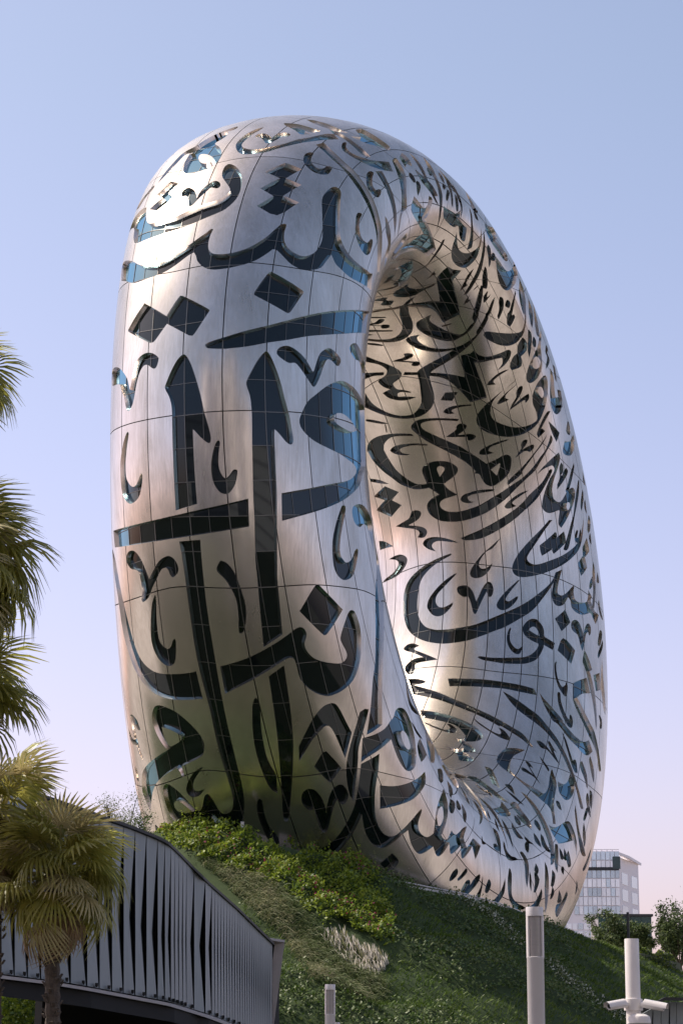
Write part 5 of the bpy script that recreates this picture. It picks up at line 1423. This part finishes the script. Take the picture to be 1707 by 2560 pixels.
hedge('taller sunlit clipped hedge below the dark glass pavilion', [at(1592, 2405, 207), at(1640, 2416, 210), at(1690, 2430, 214)], 1.35, 1.6, 42)

# ------------------------------------------------------------------ dark glass pavilion and distant offices
M_TEAL = mat('teal_glass', (0.010, 0.040, 0.040), 0.12, 0, (0.014, 0.055, 0.055), .4, spec=.6)
M_TRIM = mat('dark_trim', (0.02, 0.022, 0.024), .5)
p = at(1495, 2372, 262); p2 = at(1630, 2372, 262); zt = at(1495, 2290, 262).z
pav = empty('glass_pavilion', 'low dark teal glass pavilion among trees at right', 'pavilion', (p.x, p.y, p.z - 4))
w = p2.x - p.x; hgt = zt - p.z + 4; zc = (zt + p.z - 4) / 2
m = MB(); m.box(((p.x + p2.x) / 2, p.y + 4, zc), (w - .1, 7.9, hgt - .1)); m.build('core', M_TEAL, pav)
for k in range(5):
    m = MB(); m.box((p.x + w * (k + .5) / 5, p.y - .02, zc), (w / 5 - .08, .06, hgt - .2)); m.build('pane', M_TEAL, pav)
m = MB(); m.box(((p.x + p2.x) / 2, p.y + 4, zt + .08), (w + .3, 8.4, .25)); m.build('roof', M_TRIM, pav)

M_OFF = mat('office_cladding', (0.86, 0.82, 0.83), .6, 0, (0.83, 0.79, 0.80), .02)
M_PANE = mat('office_glass', (0.52, 0.62, 0.68), .2, 0.6, (0.60, 0.68, 0.73), .05, spec=.8, rand=.2)
M_PANE2 = mat('office_glass_pale', (0.86, 0.88, 0.90), .3, 0.55, (0.92, 0.93, 0.94), .05, rand=.12)
DO = 820.0
pw = at(1420, 2128, DO); pe = at(1546, 2128, DO); pb = at(1420, 2420, DO)
off = empty('office_tower', 'pale glass office tower with a wing shaped roof, far behind the mound at right', 'building', (pw.x, DO, 0))
Wd = pe.x - pw.x; zt = pw.z; zb = 10.0
m = MB(); m.box(((pw.x + pe.x) / 2, DO + 18, (zt + zb) / 2), (Wd, 35.6, zt - zb)); m.build('wall', M_OFF, off)
# side face turned to the right
se = at(1594, 2160, DO + 30)
m = MB(); V = [(pe.x, DO + .3, zb), (se.x, DO + 30, zb), (se.x, DO + 30, se.z), (pe.x, DO + .3, zt - 2)]
V += [(pe.x, DO + 34, zb), (se.x - 1, DO + 40, zb), (se.x - 1, DO + 40, se.z), (pe.x, DO + 34, zt - 2)]
m.add(V, [(0, 1, 2, 3), (7, 6, 5, 4), (1, 5, 6, 2), (0, 3, 7, 4), (3, 2, 6, 7), (0, 4, 5, 1)]); m.build('side_wall', M_OFF, off)
nrow, ncol = 22, 11
me_cache = {}
cw = Wd / ncol; chh = (zt - zb) / nrow
def pane_mesh(w_, h_, mt):
    key = (round(w_, 3), round(h_, 3), mt.name)
    if key not in me_cache:
        m = MB(); m.box((0, 0, 0), (w_, .25, h_)); me = bpy.data.meshes.new('pane'); me.from_pydata(m.v, [], m.f); me.materials.append(mt); me_cache[key] = me
    return me_cache[key]
for r_ in range(nrow):
    for c_ in range(ncol):
        if c_ < 1: continue
        pale = (r_ % 2 == 0) if RNG.random() < .8 else RNG.random() < .5
        o = bpy.data.objects.new('window', pane_mesh(cw - .22, chh - .3, M_PANE2 if pale else M_PANE)); COL.objects.link(o); o.parent = off
        o.location = (cw * (c_ + .5), -.08, zb + chh * (r_ + .5))
for r_ in range(11):                                 # tall windows of the side face
    for c_ in range(2):
        t0 = (c_ + .22) / 2; t1 = (c_ + .80) / 2
        a = Vector((pe.x, DO + .3, 0)).lerp(Vector((se.x, DO + 30, 0)), t0); b = Vector((pe.x, DO + .3, 0)).lerp(Vector((se.x, DO + 30, 0)), t1)
        hh = (zt - 6 - zb) / 11; z0_ = zb + hh * r_ + hh * .15
        m = MB(); nrm = Vector((.89, -.43, 0)) * .12
        V = [a + nrm + Vector((0, 0, z0_)), b + nrm + Vector((0, 0, z0_)), b + nrm + Vector((0, 0, z0_ + hh * .7)), a + nrm + Vector((0, 0, z0_ + hh * .7))]
        V += [q_ - nrm * 2 for q_ in V]
        m.add(V, [(0, 1, 2, 3), (7, 6, 5, 4), (0, 3, 7, 4), (1, 5, 6, 2), (3, 2, 6, 7), (0, 4, 5, 1)])
        m.build('side_window', M_PANE if r_ > 7 else M_PANE2, off)
m = MB()                                             # roof wing
V = [at(1546, 2130, DO), at(1572, 2140, DO + 5), at(1602, 2158, DO + 34), at(1560, 2144, DO + 36)]
V += [q_ + Vector((0, 0, -.9)) for q_ in V]
m.add(V, [(0, 1, 2, 3), (7, 6, 5, 4), (0, 4, 5, 1), (1, 5, 6, 2), (2, 6, 7, 3), (3, 7, 4, 0)]); m.build('roof_wing', M_OFF, off)
m = MB()
for k in range(9): m.beam(at(1425 + k * 13, 2129, DO), at(1425 + k * 13, 2124, DO), .3)
m.beam(at(1420, 2124, DO), at(1546, 2124, DO), .25); m.build('roof_rail', M_OFF, off)
m = MB(); a = at(1443, 2172, DO); b = at(1546, 2172, DO); m.box(((a.x + b.x) / 2, DO - .25, a.z), (b.x - a.x, .3, 1.1)); m.build('dark_band', M_TRIM, off)
m = MB(); a = at(1531, 2168, DO); m.box((a.x + 1.2, DO - .3, a.z + 1.5), (2.6, .3, 4.2)); m.build('teal_window', M_TEAL, off)
# low wing in front of the tower
pd = empty('office_podium', 'low pale glazed building between the ring and the dark pavilion', 'building', (at(1400, 2420, 700).x, 700, 0))
a = at(1400, 2306, 700); b = at(1500, 2306, 700)
m = MB(); m.box(((a.x + b.x) / 2, 706, (a.z + 8) / 2 + 1), (b.x - a.x, 12, a.z - 6)); m.build('wall', M_OFF, pd)
for r_ in range(3):
    for c_ in range(7):
        m = MB(); w_ = (b.x - a.x) / 7; m.box((a.x + w_ * (c_ + .5), 699.9, a.z - 1.2 - r_ * 2.2), (w_ - .3, .2, 1.7)); m.build('window', M_PANE2 if (c_ + r_) % 3 else M_PANE, pd)

# second slatted canopy at the lower right corner
c2 = empty('rear_canopy', 'small slatted canopy end with pale fins at the lower right corner', 'canopy', (at(1660, 2560, 78).x, 78, 0))
e2 = [1608, 1632, 1652, 1674, 1690, 1712, 1735]
for i in range(len(e2) - 1):
    xa, xb = e2[i], e2[i + 1]; yt = lambda q: 2500 + max(0, (1660 - q)) * .55 + max(0, q - 1660) * .03
    A1, B1, A2, B2 = at(xa, yt(xa) + 4, 80), at(xb, yt(xb) + 4, 80), at(xa, 2660, 80), at(xb, 2660, 80)
    f = .86 if i % 2 else .5
    V = [A1, A1.lerp(B1, .95), A2.lerp(B2, f), A2]; V += [q_ + Vector((0, .4, 0)) for q_ in V]
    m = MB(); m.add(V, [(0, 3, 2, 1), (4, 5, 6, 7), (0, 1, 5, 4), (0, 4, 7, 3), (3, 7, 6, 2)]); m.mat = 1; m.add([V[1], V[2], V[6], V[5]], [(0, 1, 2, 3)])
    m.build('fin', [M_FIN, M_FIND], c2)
m = MB(); pts = [at(1605, 2524, 79.7), at(1660, 2497, 79.7), at(1740, 2499, 79.7)]
for i in range(2): m.beam(pts[i], pts[i + 1], .5, .09)
m.build('roof_edge', M_TRIM, c2)
m = MB(); a = at(1605, 2540, 80.6); b = at(1740, 2540, 80.6); m.box(((a.x + b.x) / 2, 80.7, 1.6), (b.x - a.x, .2, 5.0)); m.build('back_wall', M_BLACK, c2)

# ------------------------------------------------------------------ lamp columns, camera pole
M_POLE = mat('painted_aluminium', (0.66, 0.64, 0.63), .38, .2, (0.62, 0.60, 0.59), 3, stretch=(1, 1, .1))
M_LENS = mat('lamp_lens', (0.34, 0.32, 0.30), .15, 0, (0.30, 0.285, 0.27), 2, stretch=(1, 1, 12), spec=.6)
M_CAMW = mat('camera_white', (0.78, 0.74, 0.71), .4, 0, (0.72, 0.69, 0.66), 4)
def lamp_column(label, px, ytop, wpx):
    r = 0.11; D = 2 * r * FPX / wpx * 1.02
    q = at(px, ytop, D)
    t = empty('lamp_column', label, 'lamp post', (q.x, D, 0), group='cylindrical lamp columns')
    X, Y, Z = q.x, D, q.z; s = 1.0
    m = MB(); m.lathe([(r * .98, 0), (r * .98, Z - .64), (r, Z - .635), (r, Z - .62), (r * .9, Z - .615)], (X, Y, 0), 28); m.build('pole', M_POLE, t, True)
    m = MB(); m.lathe([(r * .80, Z - .62), (r * .80, Z - .115)], (X, Y, 0), 24); m.build('lens', M_LENS, t, True)
    for a in (-2.75, -0.39, 1.2):
        m = MB(); m.box((X + math.cos(a) * r * .90, Y + math.sin(a) * r * .90, Z - .37), (.022, .05, .51), a); m.build('bracket', M_POLE, t)
    m = MB(); m.lathe([(r * .9, Z - .118), (r, Z - .113), (r, Z - .012), (r * .97, Z), (0.01, Z + .003)], (X, Y, 0), 28); m.build('cap', M_POLE, t, True)
    return t
lamp_column('tallest cylindrical lamp column in front of the dark grass slope', 1335, 2268, 44)
lamp_column('small cylindrical lamp column left of the tall one, low in the middle', 825, 2461, 26)
lamp_column('farthest lamp column, just its top behind the small lamp at bottom centre', 842, 2556, 15)

q = at(1577.5, 2347, 35.0)
cp_ = empty('camera_pole', 'white pole carrying two bullet security cameras at lower right', 'camera pole', (q.x, q.y, 0))
X, Y, Z = q.x, q.y, q.z; r = .103
m = MB(); m.lathe([(r * 1.06, 0), (r * 1.03, Z - 1.0), (r, Z - .012), (r * .96, Z), (.01, Z + .002)], (X, Y, 0), 28); m.build('pole', M_CAMW, cp_, True)
zc = at(1577, 2512, 35).z
m = MB(); m.lathe([(r * 1.10, zc - .085), (r * 1.30, zc - .08), (r * 1.30, zc + .08), (r * 1.10, zc + .085)], (X, Y, 0), 24); m.build('collar', M_CAMW, cp_, True)
def bullet(label, side, yaw, pitch, dx):
    t = empty('security_camera', label, 'security camera', (X + dx, Y - .12, zc), group='bullet cameras on the white pole')
    d = Vector((math.cos(yaw) * math.cos(pitch), math.sin(yaw) * math.cos(pitch), math.sin(pitch)))
    R = d.to_track_quat('Z', 'Y').to_matrix(); c = Vector((X + dx, Y - .14, zc + .01))
    m = MB(); m.lathe([(.05, -.02), (.058, .0), (.058, .26), (.054, .285), (.046, .29), (.044, .275)], c, 20, R); m.build('body', M_CAMW, t, True)
    m = MB(); m.lathe([(.040, .268), (.030, .285), (.012, .287)], c, 18, R); m.build('lens', M_BLACK, t, True)
    m = MB()                                          # sun shield
    pts = []
    for a in np.linspace(-.2, math.pi + .2, 9):
        for zz in (-.01, .325): pts.append(R @ Vector((math.cos(a) * .066, math.sin(a) * .066 * (1 if True else 1), zz)) + c)
    F = [(2 * i, 2 * i + 2, 2 * i + 3, 2 * i + 1) for i in range(8)]
    m.add(pts, F); m.add([p_ + (p_ - c).normalized() * .004 for p_ in pts], [tuple(reversed(f_)) for f_ in F]); m.build('sun_shield', M_CAMW, t, True)
    m = MB(); jx = X + side * r * 1.1
    m.tube([(X + side * r * .8, Y - .05, zc), (X + side * (r + .05), Y - .12, zc + .0), c + d * .04], [.05, .045, .04], 10); m.build('arm', M_CAMW, t, True)
    return t
bullet('white bullet camera pointing left on the white pole', -1, math.radians(218), math.radians(-8), -.16)
bullet('white bullet camera pointing right on the white pole', 1, math.radians(-24), math.radians(-11), .15)
zd = at(1590, 2550, 35).z
t = empty('dome_camera', 'lower white dome camera half cut off by the bottom edge on the pole', 'security camera', (X + .06, Y - .14, zd))
m = MB(); m.lathe([(.02, .085), (.10, .075), (.15, .045), (.165, 0), (.165, -.05), (.15, -.06)], (X + .06, Y - .14, zd), 24); m.build('housing', M_CAMW, t, True)
m = MB(); m.lathe([(.13, -.06), (.12, -.12), (.08, -.17), (.02, -.19)], (X + .06, Y - .14, zd), 20); m.build('dome', M_BLACK, t, True)

q = at(1568, 2281, 150)
t = empty('dark_pole', 'thin dark grey pole rising behind the white camera pole', 'pole', (q.x, 150, 0))
m = MB(); m.lathe([(.10, 3), (.085, q.z), (.05, q.z + .02)], (q.x, 150, 0), 10); m.build('shaft', M_TRIM, t, True)
m = MB(); m.lathe([(.12, q.z - 3.0), (.12, q.z - 2.8)], (q.x, 150, 0), 10); m.build('collar', M_TRIM, t, True)

# ------------------------------------------------------------------ towers across the road, behind the photographer (they show in the steel)
M_TWR = mat('tower_cladding', (0.78, 0.73, 0.71), .7, 0, (0.74, 0.70, 0.68), .05)
M_TWG = mat('tower_glass', (0.50, 0.46, 0.46), .4, 0, (0.46, 0.43, 0.43), .05)
def tower(label, az, dist, w_, dpt, h_, rz):
    x_, y_ = math.sin(math.radians(az)) * dist, math.cos(math.radians(az)) * dist
    t = empty('high_rise', label, 'building', (x_, y_, 0), math.radians(rz))
    m = MB(); m.box((0, 0, h_ / 2), (w_, dpt, h_)); m.build('wall', M_TWR, t, world_coords=False)
    n = int(h_ / 8)
    for k in range(n):
        m = MB(); m.box((0, 0, 6 + k * 8), (w_ + .3, dpt + .3, 1.6)); m.build('window_band', M_TWG, t, world_coords=False)
for nm, az, dist, w_, h_ in (('pale stepped high rise', 124, 200, 60, 95), ('pale slab high rise', 146, 185, 58, 140), ('tallest pale high rise', 168, 165, 60, 185),
                             ('pale corner high rise', 190, 170, 58, 165), ('broad pale high rise', 212, 180, 60, 180), ('low pale high rise', 236, 200, 62, 105)):
    tower(nm + ' across the road behind the photographer', az, dist, w_, w_, h_, 42)
